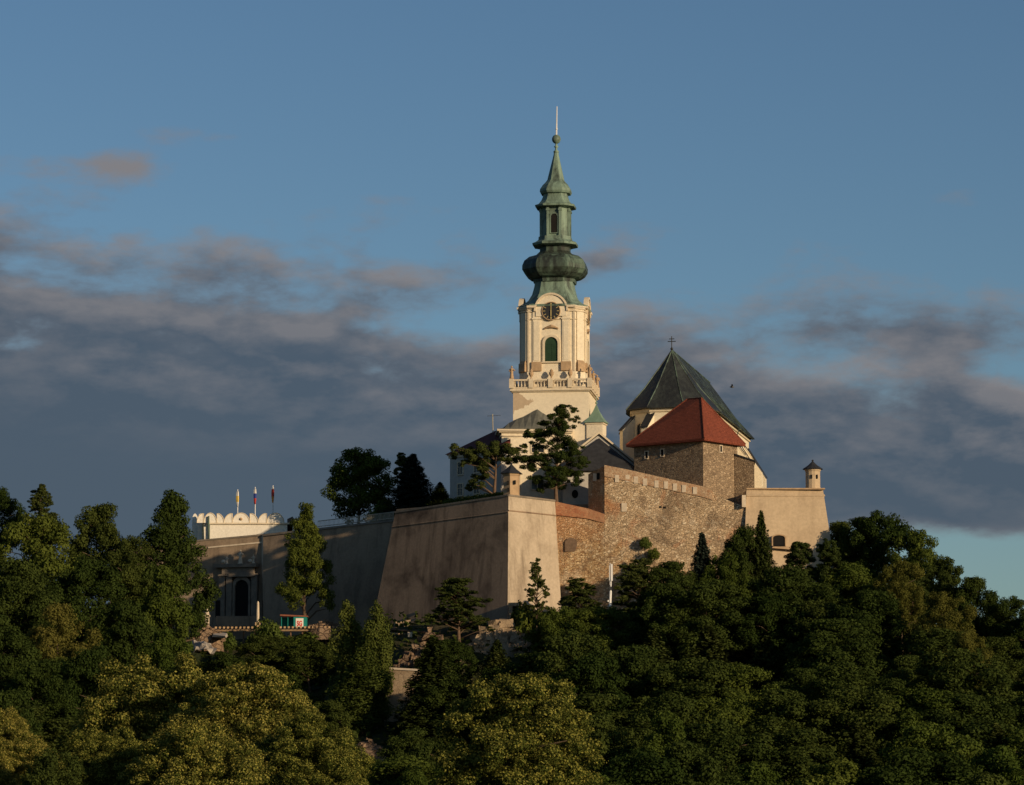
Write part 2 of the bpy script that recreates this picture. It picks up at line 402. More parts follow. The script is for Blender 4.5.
# leaves
M['leaf_dark'] = m_leaf('leaf_dark_green', (.029, .045, .011), (.058, .080, .018))
M['leaf_mid'] = m_leaf('leaf_mid_green', (.047, .070, .013), (.088, .116, .022))
M['leaf_olive'] = m_leaf('leaf_olive_green', (.070, .076, .016), (.13, .125, .028))
M['leaf_linden'] = m_leaf('leaf_linden', (.060, .076, .015), (.125, .130, .028), (.33, .29, .065), 0.22)
M['leaf_poplar'] = m_leaf('leaf_poplar', (.065, .085, .018), (.12, .14, .032))
M['needle'] = m_leaf('pine_needles', (.032, .047, .014), (.064, .080, .020), None, .1)
M['needle_blue'] = m_leaf('blue_needles', (.026, .038, .030), (.046, .062, .045), None, .1)
M['leaf_bush'] = m_leaf('leaf_bush', (.05, .08, .016), (.10, .13, .03))

def m_ground():
    m, g, bs, co = mat('hill_ground', 0.95, 0.1)
    n = g.noise(co, 0.05, 6, .6); f = g.noise(co, 0.9, 6, .7)
    col = ramp(g, n, [(.35, (.030, .040, .014)), (.55, (.045, .05, .02)), (.75, (.085, .065, .038))])
    g.l.new(g.mix(.6, col, ramp(g, f, [(.3, (.5, .5, .5)), (.7, (1.3, 1.3, 1.3))]), 'MULTIPLY'), bs.inputs['Base Color'])
    bump(g, bs, f, 1.0, 0.4)
    return m
M['ground'] = m_ground()

# ------------------------------------------------------------------ terrain
ctrl = []
def cp(x, y, zr): ctrl.append((x, y, zr + CAMZ))
for x in (22, 38): 
    for y, z in ((470, 18), (430, 23), (404, 23), (392, 21.5), (380, 17.5), (370, 13), (356, 8), (338, 4), (318, 0), (296, -4), (272, -8), (246, -11), (200, -12), (150, -12), (100, -12)): cp(x, y, z)
for x, d in ((55, 2), (72, 7), (95, 14), (130, 21)):
    for y, z in ((440, 21), (400, 22), (380, 17.5), (356, 12), (338, 7), (318, 3), (296, -2), (272, -6), (246, -10)): cp(x, y, max(z - d * (1 if y > 330 else .6), -12))
for x, dz in ((-6, 0), (-14, 0), (8, 0.5)):
    for y, z in ((450, 22), (410, 23), (397, 21.5), (388, 18), (378, 12), (368, 7), (350, 3), (320, -1), (290, -5), (250, -9), (200, -12), (150, -12), (100, -12)): cp(x, y, z + dz)
for x in (-26, -36):
    for y, z in ((470, 23), (440, 21.5), (425, 20.5), (414, 18), (402, 13.5), (390, 9), (370, 4), (340, 0), (300, -4), (260, -7), (220, -9), (170, -11), (120, -11)): cp(x, y, z)
for x, d in ((-50, 0), (-62, 0), (-80, 0), (-105, 5)):
    for y, z in ((480, 21), (440, 22), (410, 22), (385, 16), (360, 9), (330, 4), (300, -1), (260, -5), (220, -8), (170, -11), (120, -11)): cp(x, y, z - d)
for x in (-250, -160, 190, 300):
    for y in (60, 150, 250, 350, 450, 560): cp(x, y, -9)
for x in (-100, -40, 20, 80): 
    cp(x, 560, 0); cp(x, 640, -9); cp(x, 800, -10); cp(x, 40, -8); cp(x, -60, -8)
CT = np.array(ctrl)
def Hn(x, y):
    x = np.asarray(x, float); y = np.asarray(y, float)
    d2 = (x[..., None] - CT[:, 0]) ** 2 + (y[..., None] - CT[:, 1]) ** 2
    w = 1.0 / (d2 + 30.0) ** 2.2
    return (w * CT[:, 2]).sum(-1) / w.sum(-1)
def H(x, y): return float(Hn(x, y))
def axis(a, b, step, far):
    mid = list(np.arange(a, b + .1, step)); out = []; s = step; v = b
    while v < far: s *= 1.5; v += s; out.append(v)
    lo = []; s = step; v = a
    while v > -far: s *= 1.5; v -= s; lo.append(v)
    return np.array(lo[::-1] + mid + out)
gx = axis(-120, 120, 3.0, 7000); gy = axis(60, 520, 3.0, 7000)
GX, GY = np.meshgrid(gx, gy); GZ = Hn(GX, GY)
rng0 = np.random.default_rng(5)
GZ += (np.sin(GX * .31 + GY * .17) * .25 + np.sin(GX * .12 - GY * .23) * .35) * (np.abs(GX) < 200)
nx, ny = len(gx), len(gy)
vv = np.stack([GX, GY, GZ], -1).reshape(-1, 3)
ff = [(j * nx + i, j * nx + i + 1, (j + 1) * nx + i + 1, (j + 1) * nx + i) for j in range(ny - 1) for i in range(nx - 1)]
me = bpy.data.meshes.new('ground'); me.from_pydata(vv.tolist(), [], ff); me.materials.append(M['ground'])
me.polygons.foreach_set('use_smooth', [True] * len(me.polygons))
o = bpy.data.objects.new('ground', me); COL.objects.link(o); tag(o, 'wooded castle hill rising from the low ground', 'ground', None, 'structure')

# castle courtyard: raised fill inside the walls
def strip_ring(pts, z): return [(p[0], p[1], z) for p in pts]
yard = [(PX(396, 416), 416), (PX(508, 402), 402.5), (PX(556, 410), 410), (PX(600, 408), 408.5), (PX(745, 406), 406), (PX(822, 406), 405.5), (PX(822, 424), 424), (PX(790, 470), 470), (PX(420, 470), 470)]
zy = PZ(505, 410)
b = MB(); b.prism(strip_ring(yard, 27), strip_ring(yard, zy)); o = b.build('courtyard', M['grass']); o.data.materials.append(M['gatewall'])
for p in o.data.polygons: p.material_index = 0 if p.normal.z > .5 else 1
tag(o, 'raised castle courtyard behind the rampart walls', 'courtyard', None, 'structure')
yard2 = [(PX(196, 452), 452), (PX(262, 446), 446), (PX(398, 433), 433), (PX(404, 419), 470), (PX(196, 470), 520)]
b = MB(); b.prism(strip_ring(yard2, 27), strip_ring(yard2, PZ(545, 446))); o = b.build('lower_courtyard', M['grass']); o.data.materials.append(M['gatewall'])
for p in o.data.polygons: p.material_index = 0 if p.normal.z > .5 else 1
tag(o, 'lower courtyard behind the gate wall', 'courtyard', None, 'structure')

# ------------------------------------------------------------------ walls helpers
def wall_cols(mb, cols, th=1.6, batter=2.0):
    """cols: (px, ytop, ybottom, Y). closed wall solid, battered front"""
    n = len(cols)
    ft = [P(c[0], c[1], c[3]) for c in cols]
    fb = []
    for c in cols:
        q = P(c[0], c[2], c[3] - batter); fb.append(q)
    bt = [p + Vector((0, th, 0)) for p in ft]
    bb = [Vector((t.x, t.y, q.z)) for t, q in zip(bt, fb)]
    A = mb.ring(ft); B = mb.ring(fb); C = mb.ring(bt); D = mb.ring(bb)
    for i in range(n - 1):
        mb.f += [(A[i], A[i + 1], B[i + 1], B[i]), (C[i + 1], C[i], D[i], D[i + 1]), (C[i], C[i + 1], A[i + 1], A[i]), (B[i], B[i + 1], D[i + 1], D[i])]
    mb.f += [(A[0], B[0], D[0], C[0]), (A[-1], C[-1], D[-1], B[-1])]
    return mb
def front_panel(mb, px0, px1, y0, y1, Ya, Yb=None, th=0.12):
    """thin solid set in/onto a frontal wall: picture-size rectangle at distance Ya (left) / Yb (right)"""
    Yb = Ya if Yb is None else Yb
    q = [P(px0, y1, Ya), P(px1, y1, Yb), P(px1, y0, Yb), P(px0, y0, Ya)]
    return mb.extr(q, (0, th, 0))
def arch_poly(w, h, n=10, spring=None):
    """(u,z) outline of a round-headed opening, base at z=0"""
    s = h - w / 2 if spring is None else spring
    pts = [(-w / 2, 0), (w / 2, 0)]
    for k in range(n + 1):
        a = math.pi * k / n; pts.append((w / 2 * math.cos(a), s + (h - s) * math.sin(a)))
    return pts
def band(mb, poly_in, poly_out, front, back, put):
    """ring between two outlines (same count), extruded"""
    n = len(poly_in)
    a = mb.ring([put(u, front, z) for u, z in poly_out]); b_ = mb.ring([put(u, front, z) for u, z in poly_in])
    c = mb.ring([put(u, back, z) for u, z in poly_out]); d = mb.ring([put(u, back, z) for u, z in poly_in])
    for i in range(n):
        j = (i + 1) % n
        mb.f += [(a[i], a[j], b_[j], b_[i]), (c[j], c[i], d[i], d[j]), (a[i], c[i], c[j], a[j]), (b_[i], b_[j], d[j], d[i])]
    return mb
def arched_window(parent, Mx, u, v, z0, w, h, fr=0.25, name='window', framemat=None, panemat=None, proud=0.22, mullion=True):
    put = lambda a, b_, c: (u + a, v + b_, z0 + c)
    mb = MB(Mx); pin = arch_poly(w, h); pout = [(x * (1 + 2 * fr / w), (z * (1 + fr / h) + (0 if z else -fr * .6))) for x, z in pin]
    band(mb, pin, pout, -proud, 0.05, put)
    f = mb.build(name, framemat or M['cream_trim'], parent)
    mb = MB(Mx); mb.extr([put(x, -0.05, z) for x, z in pin], (0, 0, 0)) if False else mb.prism([put(x, -0.06, z) for x, z in pin], [put(x, 0.04, z) for x, z in pin])
    mb.build('pane', panemat or M['glass'], f)
    if mullion:
        mb = MB(Mx); mb.bb(u - .05, u + .05, v - .1, v - .065, z0, z0 + h - .05); mb.bb(u - w / 2, u + w / 2, v - .1, v - .065, z0 + h * .55, z0 + h * .55 + .09)
        mb.build('mullion', framemat or M['cream_trim'], f)
    return f
def rect_window(parent, Mx, u, v, z0, w, h, fr=0.14, framemat=None, panemat=None, proud=0.1, name='window', bars=True):
    mb = MB(Mx)
    mb.bb(u - w / 2 - fr, u - w / 2, v - proud, v + .03, z0 - fr, z0 + h + fr); mb.bb(u + w / 2, u + w / 2 + fr, v - proud, v + .03, z0 - fr, z0 + h + fr)
    mb.bb(u - w / 2, u + w / 2, v - proud, v + .03, z0 + h, z0 + h + fr); mb.bb(u - w / 2, u + w / 2, v - proud - .06, v + .03, z0 - fr, z0)
    f = mb.build(name, framemat or M['cream_trim'], parent)
    MB(Mx).bb(u - w / 2, u + w / 2, v - .03, v + .02, z0, z0 + h).build('pane', panemat or M['glass'], f)
    if bars:
        mb = MB(Mx); mb.bb(u - .035, u + .035, v - .06, v - .033, z0, z0 + h); mb.bb(u - w / 2, u + w / 2, v - .06, v - .033, z0 + h * .6, z0 + h * .6 + .06)
        mb.build('glazing_bar', framemat or M['cream_trim'], f)
    return f
def frame(x, y, deg, z=0): return Matrix.Translation((x, y, z)) @ Matrix.Rotation(R(deg), 4, 'Z')
def statue_mesh(mb, x, y, z, h, arm=1):
    s = h / 1.8
    mb.lathe([(.30 * s, z), (.27 * s, z + .3 * s), (.20 * s, z + .75 * s), (.22 * s, z + 1.0 * s), (.27 * s, z + 1.3 * s), (.24 * s, z + 1.45 * s), (.08 * s, z + 1.52 * s), (.08 * s, z + 1.58 * s)], 10, (x, y))
    mb.sphere((x, y, z + 1.70 * s), .125 * s, 8, 6, 1.2)
    mb.tube([(x + .24 * s * arm, y, z + 1.38 * s), (x + .42 * s * arm, y - .1 * s, z + 1.15 * s), (x + .30 * s * arm, y - .32 * s, z + 1.25 * s)], [.08 * s, .07 * s, .05 * s], 6)
    mb.tube([(x - .24 * s * arm, y, z + 1.38 * s), (x - .36 * s * arm, y - .05 * s, z + 1.1 * s), (x - .2 * s * arm, y - .24 * s, z + 1.0 * s)], [.08 * s, .07 * s, .05 * s], 6)
    mb.box((x, y, z + .04), (.6 * s, .5 * s, .08)); return mb

# ------------------------------------------------------------------ central bastion
TL, TC, TR = P(395, 513, 413.5), P(508.5, 496, 400), P(555, 501.5, 405.6)
BC = P(507.5, 636, 397)
def on_plane(px, py, a, b_, c_):      # where the sight line meets the plane of a wall face
    n_ = (b_ - a).cross(c_ - a); o_ = Vector((0, 0, CAMZ)); d_ = P(px, py, 400) - o_
    return o_ + d_ * ((a - o_).dot(n_) / d_.dot(n_))
BL, BR = on_plane(370, 636, TL, TC, BC), on_plane(563, 636, TC, TR, BC)
BKL, BKR = Vector((PX(404, 440), 440, TL.z)), Vector((PX(556, 425), 425, TR.z))
bas = thing('bastion', 'huge battered grey-brown plaster bastion, its sharp corner facing the viewer', 'bastion', (BC.x, BC.y + 3, BC.z))
b = MB(); b.prism([BL, BC, BR, Vector((BKR.x, BKR.y, BC.z)), Vector((BKL.x, BKL.y, BC.z))], [TL, TC, TR, BKR, BKL]); o = b.build('wall', M['bastion_shade'], bas); o.data.materials.append(M['bastion'])
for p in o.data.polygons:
    if p.normal.x > .2 and p.normal.y < -.2: p.material_index = 1  # sun-facing side gets the lighter copy, shade painted into the other
# cordon: a thin string course some way below the top
def cordon(mb, a_t, a_b, b_t, b_b, f, r=.10):
    p = a_t.lerp(a_b, f); q = b_t.lerp(b_b, f); mb.tube([p, q], r, 8)
b = MB(); cordon(b, TL, BL, TC, BC, .115); cordon(b, TC, BC, TR, BR, .105); b.build('cordon', M['bastion_shade'], bas)
b = MB()
for A, B_ in ((TL, TC), (TC, TR)):
    d = (B_ - A).normalized(); nrm = Vector((d.y, -d.x, 0)).normalized()
    q = [A + nrm * .10 + Vector((0, 0, .22)), B_ + nrm * .10 + Vector((0, 0, .22)), B_ - nrm * .8 + Vector((0, 0, .22)), A - nrm * .8 + Vector((0, 0, .22))]
    b.prism([p - Vector((0, 0, .24)) for p in q], q)
b.build('coping', M['grey_stone'], bas)

# sentry turret on the bastion corner
def sentry(px, yb, yt, yc, hw, Y, label, wallm, capm, n=6, rot=0):
    z0, z1, z2 = PZ(yb, Y), PZ(yt, Y), PZ(yc, Y); x = PX(px, Y); r = hw * Y / FPX
    t = thing('sentry_turret', label, 'turret', (x, Y, z0))
    sec = [(math.cos(2 * math.pi * k / n + rot), math.sin(2 * math.pi * k / n + rot)) for k in range(n)]
    MB().lathe([(r * .98, z0), (r * .98, z0 + .25), (r * .93, z0 + .26), (r * .93, z1 - .3), (r * 1.02, z1 - .18), (r * 1.06, z1)], n, (x, Y), sec).build('wall', wallm, t)
    MB().lathe([(r * 1.3, z1), (r * 1.28, z1 + .08), (r * .62, z1 + (z2 - z1) * .5), (r * .08, z2)], n, (x, Y), sec).build('roof', capm, t)
    MB().sphere((x, Y, z2 + .1), .14).build('finial', capm, t)
    return t, x, r, z0, z1
t, x, r, z0, z1 = sentry(511.5, 497, 474, 464.5, 9.2, 402.0, 'small brick-coloured sentry box with pointed slate cap on the central bastion corner', M['ochre'], M['slate'], 6, R(20))
for du, zz in ((-.45, .5), (.42, .52), (-.4, .2)): 
    b = MB(); b.bb(x + du - .13, x + du + .13, 402 - r * .93 - .03, 402 - r * .8, z0 + (z1 - z0) * zz, z0 + (z1 - z0) * zz + .5); b.build('loophole', M['hole'], t)

# ------------------------------------------------------------------ stone rampart between the bastions
ram = thing('stone_rampart', 'tall rubble stone rampart with brick top and whitened blocked loopholes', 'wall', (PX(650, 404), 404, PZ(628, 404)))
b = MB(); wall_cols(b, [(555.5, 515, 636, 405.7), (588, 519, 636, 405.0), (605.2, 523, 636, 404.28)], 1.6, .58); b.build('lower_wall', M['rubble_low'], ram)
b = MB(); wall_cols(b, [(555.5, 501.5, 515, 405.6), (588, 508.5, 518.6, 404.9), (604.5, 514, 523, 404.3)], 1.5, .08); b.build('brick_band', M['brick'], ram)
b = MB(); wall_cols(b, [(588.5, 474, 520, 406.6), (604.5, 465.6, 524, 404.6)], 1.5, .1); b.build('wall_end', M['rubble'], ram)
b = MB(); wall_cols(b, [(604.6, 465.5, 636, 404.6), (625, 469.5, 636, 404.1), (703, 487, 636, 402.6), (712, 491, 636, 402.4), (722, 497, 636, 402.3), (734, 503, 636, 402.2), (748, 507, 636, 402.0)], 1.8, .9)
b.build('wall', M['rubble'], ram)
b = MB()
wall_cols(b, [(604.4, 465.0, 476, 404.5), (625, 469, 480.5, 404.0), (703, 486.4, 497, 402.5), (712.5, 490.5, 500, 402.3)], 1.9, .06); b.build('brick_parapet', M['brick_tan'], ram)
for k, (px, py) in enumerate(((617, 478.5), (627.5, 478.5), (636, 480), (645, 482), (656.5, 484), (666, 485), (675, 487), (684, 488.5), (695, 490.5))):
    Y = 404.6 - (px - 605) * .0204 - .20; b = MB(); front_panel(b, px - 2.0, px + 2.1, py - 3.6, py + 3.6, Y, Y - .08, .3); b.build('blocked_loophole', M['pale_stone'], ram)
Y = 403.86; b = MB(); front_panel(b, 621.5, 627, 503, 511.5, Y, Y - .1, .5); b.build('limestone_patch', M['pale_stone'], ram)
b = MB(); front_panel(b, 593, 596.5, 473.5, 481, 405.92, 405.5, .5); b.build('niche_jamb', M['pale_stone'], ram)
b = MB(); front_panel(b, 596.6, 599.5, 473, 479.5, 405.45, 405.1, .5); b.build('niche', M['hole'], ram)
b = MB(); b.prism(*[[P(565 + 12 * (u + .5), 551.5 - h_ * 14, Yq) for u, h_ in [(-.5, 0), (.5, 0), (.5, .7), (.3, .93), (0, 1), (-.3, .93), (-.5, .7)]] for Yq in (405.10, 405.8)]); b.build('walled_up_opening', m_plain('shade_dark_brick_infill', (.15, .10, .065), .95, .25, 4), ram)  # infill colour darkened to paint in the shade of a recess
b = MB(); front_panel(b, 659, 661.5, 506, 508, 403.25, 403.2, .4); front_panel(b, 663, 666, 506.5, 508.5, 403.15, 403.1, .4); b.build('drain_hole', M['hole'], ram)

# ------------------------------------------------------------------ stone tower with red hipped roof
c0 = P(703, 445, 403.6); ca, sa = math.cos(R(39)), math.sin(R(39))
dl = Vector((-ca, sa, 0)); dr = Vector((sa, ca, 0)); L1, L2 = 10.9, 7.6
zt1 = PZ(440, 403.6); zb = PZ(600, 403.6)
tw = thing('stone_tower', 'square rubble stone tower with bright red hipped tile roof', 'tower', (c0.x, c0.y, zb))
def rect(c, a, b_, z): return [Vector((p.x, p.y, z)) for p in (c, c + b_, c + b_ + a, c + a)]
c0 = Vector((c0.x, c0.y, 0))
b = MB(); b.prism(rect(c0, dl * L1, dr * L2, zb), rect(c0, dl * L1, dr * L2, zt1)); b.build('wall', M['rubble_tower'], tw)
ov = .75; ec = c0 - dl * ov - dr * ov
E = rect(ec, dl * (L1 + 2 * ov), dr * (L2 + 2 * ov), zt1 - .15); E2 = [p + Vector((0, 0, .28)) for p in E]
ap1 = c0 + dl * 3.2 + dr * 3.6; ap2 = c0 + dl * 6.3 + dr * 3.6; zr = PZ(396.5, 407)
ap1 = Vector((PX(703, ap1.y), ap1.y, zr)); ap2 = Vector((PX(689, ap2.y), ap2.y, zr + .1))
b = MB(); e0 = b.ring(E); e1 = b.ring(E2); a1 = b.av(ap1); a2 = b.av(ap2)
for i in range(4): b.f.append((e0[i], e0[(i + 1) % 4], e1[(i + 1) % 4], e1[i]))
b.f += [tuple(reversed(e0)), (e1[0], e1[1], a1), (e1[1], e1[2], a2, a1), (e1[2], e1[3], a2), (e1[3], e1[0], a1, a2)]
b.build('roof', M['redtile'], tw)
b = MB(); b.tube([E2[0], ap1, ap2], .10, 6); b.tube([E2[1], ap1], .10, 6); b.tube([E2[3], ap2], .10, 6); b.build('ridge_tile', M['redtile'], tw)
Ml = Matrix(((-dl.x, -dl.y * -1 * 0 + 0, 0, 0), (0, 0, 0, 0), (0, 0, 1, 0), (0, 0, 0, 1)))
def facem(o_, du):   # u along du, v = into the wall, z up
    du = du.normalized(); dv = Vector((-du.y, du.x, 0))
    return Matrix(((du.x, dv.x, 0, o_.x), (du.y, dv.y, 0, o_.y), (0, 0, 1, 0), (0, 0, 0, 1)))
FL = facem(c0, -dl); FR = facem(c0, dr)
for u, yy in ((-8.9, 453.5), (-6.4, 452.5)):
    rect_window(tw, FL, u, 0, PZ(yy + 3, 407), .42, .85, .12, M['pale_stone'], M['hole'], .06, bars=False)
rect_window(tw, FR, 3.9, 0, PZ(451.5, 406), .42, .8, .12, M['pale_stone'], M['hole'], .06, bars=False)
# annex leaning on the tower's right side
an = c0 + dr * (L2 - .6); 
b = MB(); A_ = [an + Vector((0.0, -.2, 0)), an + Vector((2.4, -1.2, 0)), an + Vector((2.6, 3, 0)), an + Vector((-2, 3, 0))]
zl = [PZ(455.5, 409), PZ(463, 409), PZ(463, 409), PZ(455.5, 409)]
b.prism([Vector((p.x, p.y, zb)) for p in A_], [Vector((p.x, p.y, z)) for p, z in zip(A_, zl)]); b.build('annex_wall', M['rubble_tower'], tw)
b = MB(); b.prism([Vector((p.x, p.y, z + .02)) + Vector((.15 if i in (1, 2) else 0, -.15 if i < 2 else 0, 0)) for i, (p, z) in enumerate(zip(A_, zl))], [Vector((p.x, p.y, z + .22)) + Vector((.15 if i in (1, 2) else 0, -.15 if i < 2 else 0, 0)) for i, (p, z) in enumerate(zip(A_, zl))]); b.build('annex_roof', M['slate'], tw)

# ------------------------------------------------------------------ right terrace bastion with corner turret
rt = thing('terrace_bastion', 'smooth pale sandy plaster bastion at the right end of the castle', 'bastion', (PX(785, 402), 402, PZ(600, 402)))
tl, tr = P(746.5, 489.5, 402.2), P(823, 489.5, 402.6); bl, br = P(743, 600, 399.5), P(840, 600, 400)
b = MB(); b.prism([bl, br, Vector((br.x, 424, br.z)), Vector((bl.x, 424, br.z))], [tl, tr, Vector((tr.x - .3, 424, tr.z)), Vector((tl.x, 424, tl.z))]); b.build('wall', M['terrace'], rt)
b = MB(); p, q = tl.lerp(bl, .055), tr.lerp(br, .055); b.tube([p, q, Vector((q.x, 423, q.z))], .16, 8); b.build('cordon', M['terrace'], rt)
b = MB(); b.bb(tl.x - .02, tr.x + .18, 402.0, 402.9, tl.z, tl.z + .18); b.build('coping', M['ochre'], rt)
b = MB(); put = lambda a, c_, d: P(779, 546, 400.4) + Vector((a, c_, d)); pin = arch_poly(1.5, 1.35, 8, 1.0); band(b, pin, [(x * 1.2, z * 1.1) for x, z in pin], -.12, .6, put)
f = b.build('embrasure', M['ochre'], rt)
b = MB(); b.prism([put(x, .02, z) for x, z in pin], [put(x, .5, z) for x, z in pin]); b.build('opening', M['hole'], f)
b = MB(); b.prism([P(772, 548, 400.2), P(796, 550, 400.2), P(796, 550, 401), P(772, 548, 401)], [P(773, 546.5, 400.2), P(795, 546.5, 400.2), P(795, 546.5, 401), P(773, 546.5, 401)]); b.build('sill', M['ochre'], rt)
t, x, r, z0, z1 = sentry(814.3, 489.5, 469.5, 461.5, 7.9, 403.6, 'pale round sentry turret with dark conical cap on the right bastion corner', M['terrace'], M['slate'], 14)
for du in (-.25, .45): 
    b = MB(); b.bb(x + du - .1, x + du + .1, 403.6 - r * .95, 403.6 - r * .7, z0 + 1.3, z0 + 1.8); b.build('loophole', M['hole'], t)
# small white guard post where the rampart meets the terrace
b = MB(); front_panel(b, 742, 746, 495, 507, 401.2, 401.2, .6); 
q = P(744, 500, 401.2); o = b.build('corner_pier', M['pale_stone'], rt)

# ------------------------------------------------------------------ gothic choir
CH = frame(PX(673, 427), 427.0, -12)
SC = 414 / 3200
zrg = PZ(351, 428); zev = PZ(409.5, 424); zb = PZ(500, 427)
ch = thing('gothic_church', 'cream gothic church choir with steep dark copper roof and buttresses', 'church', (PX(673, 427), 427, zb))
W_ = 5.75
def apse(w, e, far): return [(-w, 1.5), (-w * .88, -2.2 - e), (-w * .38, -4.6 - e), (w * .38, -4.6 - e), (w * .88, -2.2 - e), (w, 1.5), (w, far), (-w, far)]
wl = apse(W_, 0, 34)
b = MB(CH); b.prism([(x, y, zb) for x, y in wl], [(x, y, zev + .1) for x, y in wl]); b.build('wall', M['cream'], ch)
b = MB(CH); cor = apse(W_ + .22, .22, 34.2); b.prism([(x, y, zev - .45) for x, y in cor], [(x, y, zev - .02) for x, y in cor]); b.build('cornice', M['cream_trim'], ch)
rf = apse(W_ + .75, .8, 34.8)
b = MB(CH); e0 = b.ring([(x, y, zev) for x, y in rf]); e1 = b.ring([(x, y, zev + .12) for x, y in rf])
mid = [(x * .60, (y * .60 if y < 5 else y), zev + (zrg - zev) * .36) for x, y in rf]
e2 = b.ring(mid); r0 = b.av((0, .3, zrg)); r1 = b.av((0, 34.8, zrg))
for i in range(8):
    j = (i + 1) % 8; b.f += [(e0[i], e0[j], e1[j], e1[i]), (e1[i], e1[j], e2[j], e2[i])]
for i in range(5): b.f.append((e2[i], e2[i + 1], r0))
b.f += [(e2[5], e2[6], r1, r0), (e2[6], e2[7], r1), (e2[7], e2[0], r0, r1), tuple(reversed(e0))]
b.build('roof', M['churchroof'], ch)
b = MB(CH)
for i in range(6): b.tube([(rf[i][0], rf[i][1], zev + .12), mid[i], (0, .3, zrg)], .09, 5)
for k in range(1, 14):      # standing seams on the long right slope
    y = 1.5 + k * 2.4; b.tube([(rf[5][0], y, zev + .14), (mid[5][0], y, mid[5][2] + .02), (0, y, zrg)], .05, 4)
b.tube([(0, .3, zrg), (0, 34.8, zrg)], .14, 6); b.build('roof_seam', M['copper_dark'], ch)
def buttress(u, v, ang, dep, wid, ztop, drop, name='buttress'):
    Bm = CH @ Matrix.Translation((u, v, 0)) @ Matrix.Rotation(ang, 4, 'Z')
    b = MB(Bm); pr = [(.3, zb), (-dep * 1.15, zb), (-dep * 1.15, zb + (ztop - zb) * .35), (-dep, zb + (ztop - zb) * .42), (-dep, ztop - drop), (.3, ztop)]
    b.prism([(-wid / 2, y, z) for y, z in pr], [(wid / 2, y, z) for y, z in pr]); o = b.build(name, M['cream'], ch)
    b = MB(Bm); pr = [(-dep - .15, ztop - drop - .03), (-dep - .15, ztop - drop + .12), (.1, ztop + .17), (.1, ztop + .02)]
    b.prism([(-wid / 2 - .1, y, z) for y, z in pr], [(wid / 2 + .1, y, z) for y, z in pr]); b.build('cap', M['slate'], o)
for (x, y), a in ((wl[0], -80), (wl[1], -55), (wl[2], -20), (wl[3], 20), (wl[4], 55), (wl[5], 80)):
    buttress(x * .98, y * .98, R(a), 1.7, .95, zev - .7, 2.0)
for k, y in enumerate((8.5, 15.5, 22.5, 29.5, 33.6)): buttress(W_ - .1, y, R(90), 2.6 if k > 2 else 2.0, .9, zev - 1.2, 2.6 + .5 * k)
for k, y in enumerate((12, 19, 26, 31.6)):
    arched_window(ch, CH @ Matrix.Translation((W_, y, 0)) @ Matrix.Rotation(R(90), 4, 'Z'), 0, 0, zb + 3.0, .9, 6.2, .2)
for i in (1, 2, 3):
    mx, my = (wl[i][0] + wl[i + 1][0]) / 2, (wl[i][1] + wl[i + 1][1]) / 2; a = math.atan2(wl[i + 1][1] - wl[i][1], wl[i + 1][0] - wl[i][0])
    arched_window(ch, CH @ Matrix.Translation((mx, my, 0)) @ Matrix.Rotation(a, 4, 'Z'), 0, 0, zb + 3.5, 1.3, 6.5, .25)
b = MB(CH); b.tube([(0, .3, zrg), (0, .3, zrg + 1.9)], .07, 6); b.bb(-.55, .55, .25, .35, zrg + 1.15, zrg + 1.25); b.bb(-.35, .35, .25, .35, zrg + 1.5, zrg + 1.6); b.sphere((0, .3, zrg + .2), .2); b.build('double_cross', M['blackmetal'], ch)
b = MB(CH); b.tube([(W_ + .6, 1.5, zev - .05), (W_ + .6, 34, zev - .05)], .10, 6); b.tube([(W_ + .55, 20, zev - .1), (W_ + .15, 20, zev - 1.5), (W_ + .15, 20, zb + 1)], .08, 6); b.build('gutter', M['copper_dark'], ch)

# ------------------------------------------------------------------ bell tower
TY = 424.0; TW = frame(PX(555.3, TY), TY, -7)
zz = lambda y: PZ(y, 419.5) if y > 304.9 else PZ(y, 424.0) - .68 * max(0, min(1, (y - 284) / 20.9))
bt = thing('bell_tower', 'tall cream baroque bell tower with green copper onion spire and clock', 'tower', (PX(555.3, TY), TY, PZ(505, TY)))
def sq(h, c=1.0):   # chamfered square, unit half size h=1
    return [(-1, -c), (-c, -1), (c, -1), (1, -c), (1, c), (c, 1), (-c, 1), (-1, c)]
Hb = 5.02
def m_peel():
    m, g, bs, co = mat('cream_plaster_peeling', .92, .1)
    fine = g.noise(co, 3, 5, .7); big = g.noise(co, .25, 5, .6)
    col = g.mix(g.m('MULTIPLY', g.sm(big, .45, .7), .3), (.80, .70, .52), (.68, .57, .41))
    sp = g.add('ShaderNodeSeparateXYZ'); g.l.new(co, sp.inputs[0])
    nn = g.noise(co, .55, 4, .5, .3)
    top = g.m('SUBTRACT', 1.0, g.m('MULTIPLY', g.m('ABSOLUTE', g.m('SUBTRACT', sp.outputs[2], 13.3)), .8))
    lf = g.m('MULTIPLY', g.m('ADD', sp.outputs[0], 1.6), -.10)
    f = g.sm(g.m('ADD', nn, g.m('ADD', g.m('MULTIPLY', top, .25), lf)), .84, .87)
    col = g.mix(f, col, (.52, .40, .27))
    col = g.mix(.4, col, ramp(g, fine, [(.25, (.6, .6, .6)), (.75, (1.1, 1.1, 1.1))]), 'MULTIPLY')
    g.l.new(col, bs.inputs['Base Color']); return m
MB(TW).bb(-Hb, Hb, -Hb, Hb, PZ(508, TY), zz(392)).build('base_block', m_peel(), bt)
b = MB(TW)
for h_, y0, y1 in ((Hb + .18, 392.3, 391.2), (Hb + .38, 391.2, 389.8), (Hb + .30, 389.8, 388.4)): b.bb(-h_, h_, -h_, h_, zz(y0), zz(y1))
b.build('balcony_ledge', M['cream_trim'], bt)
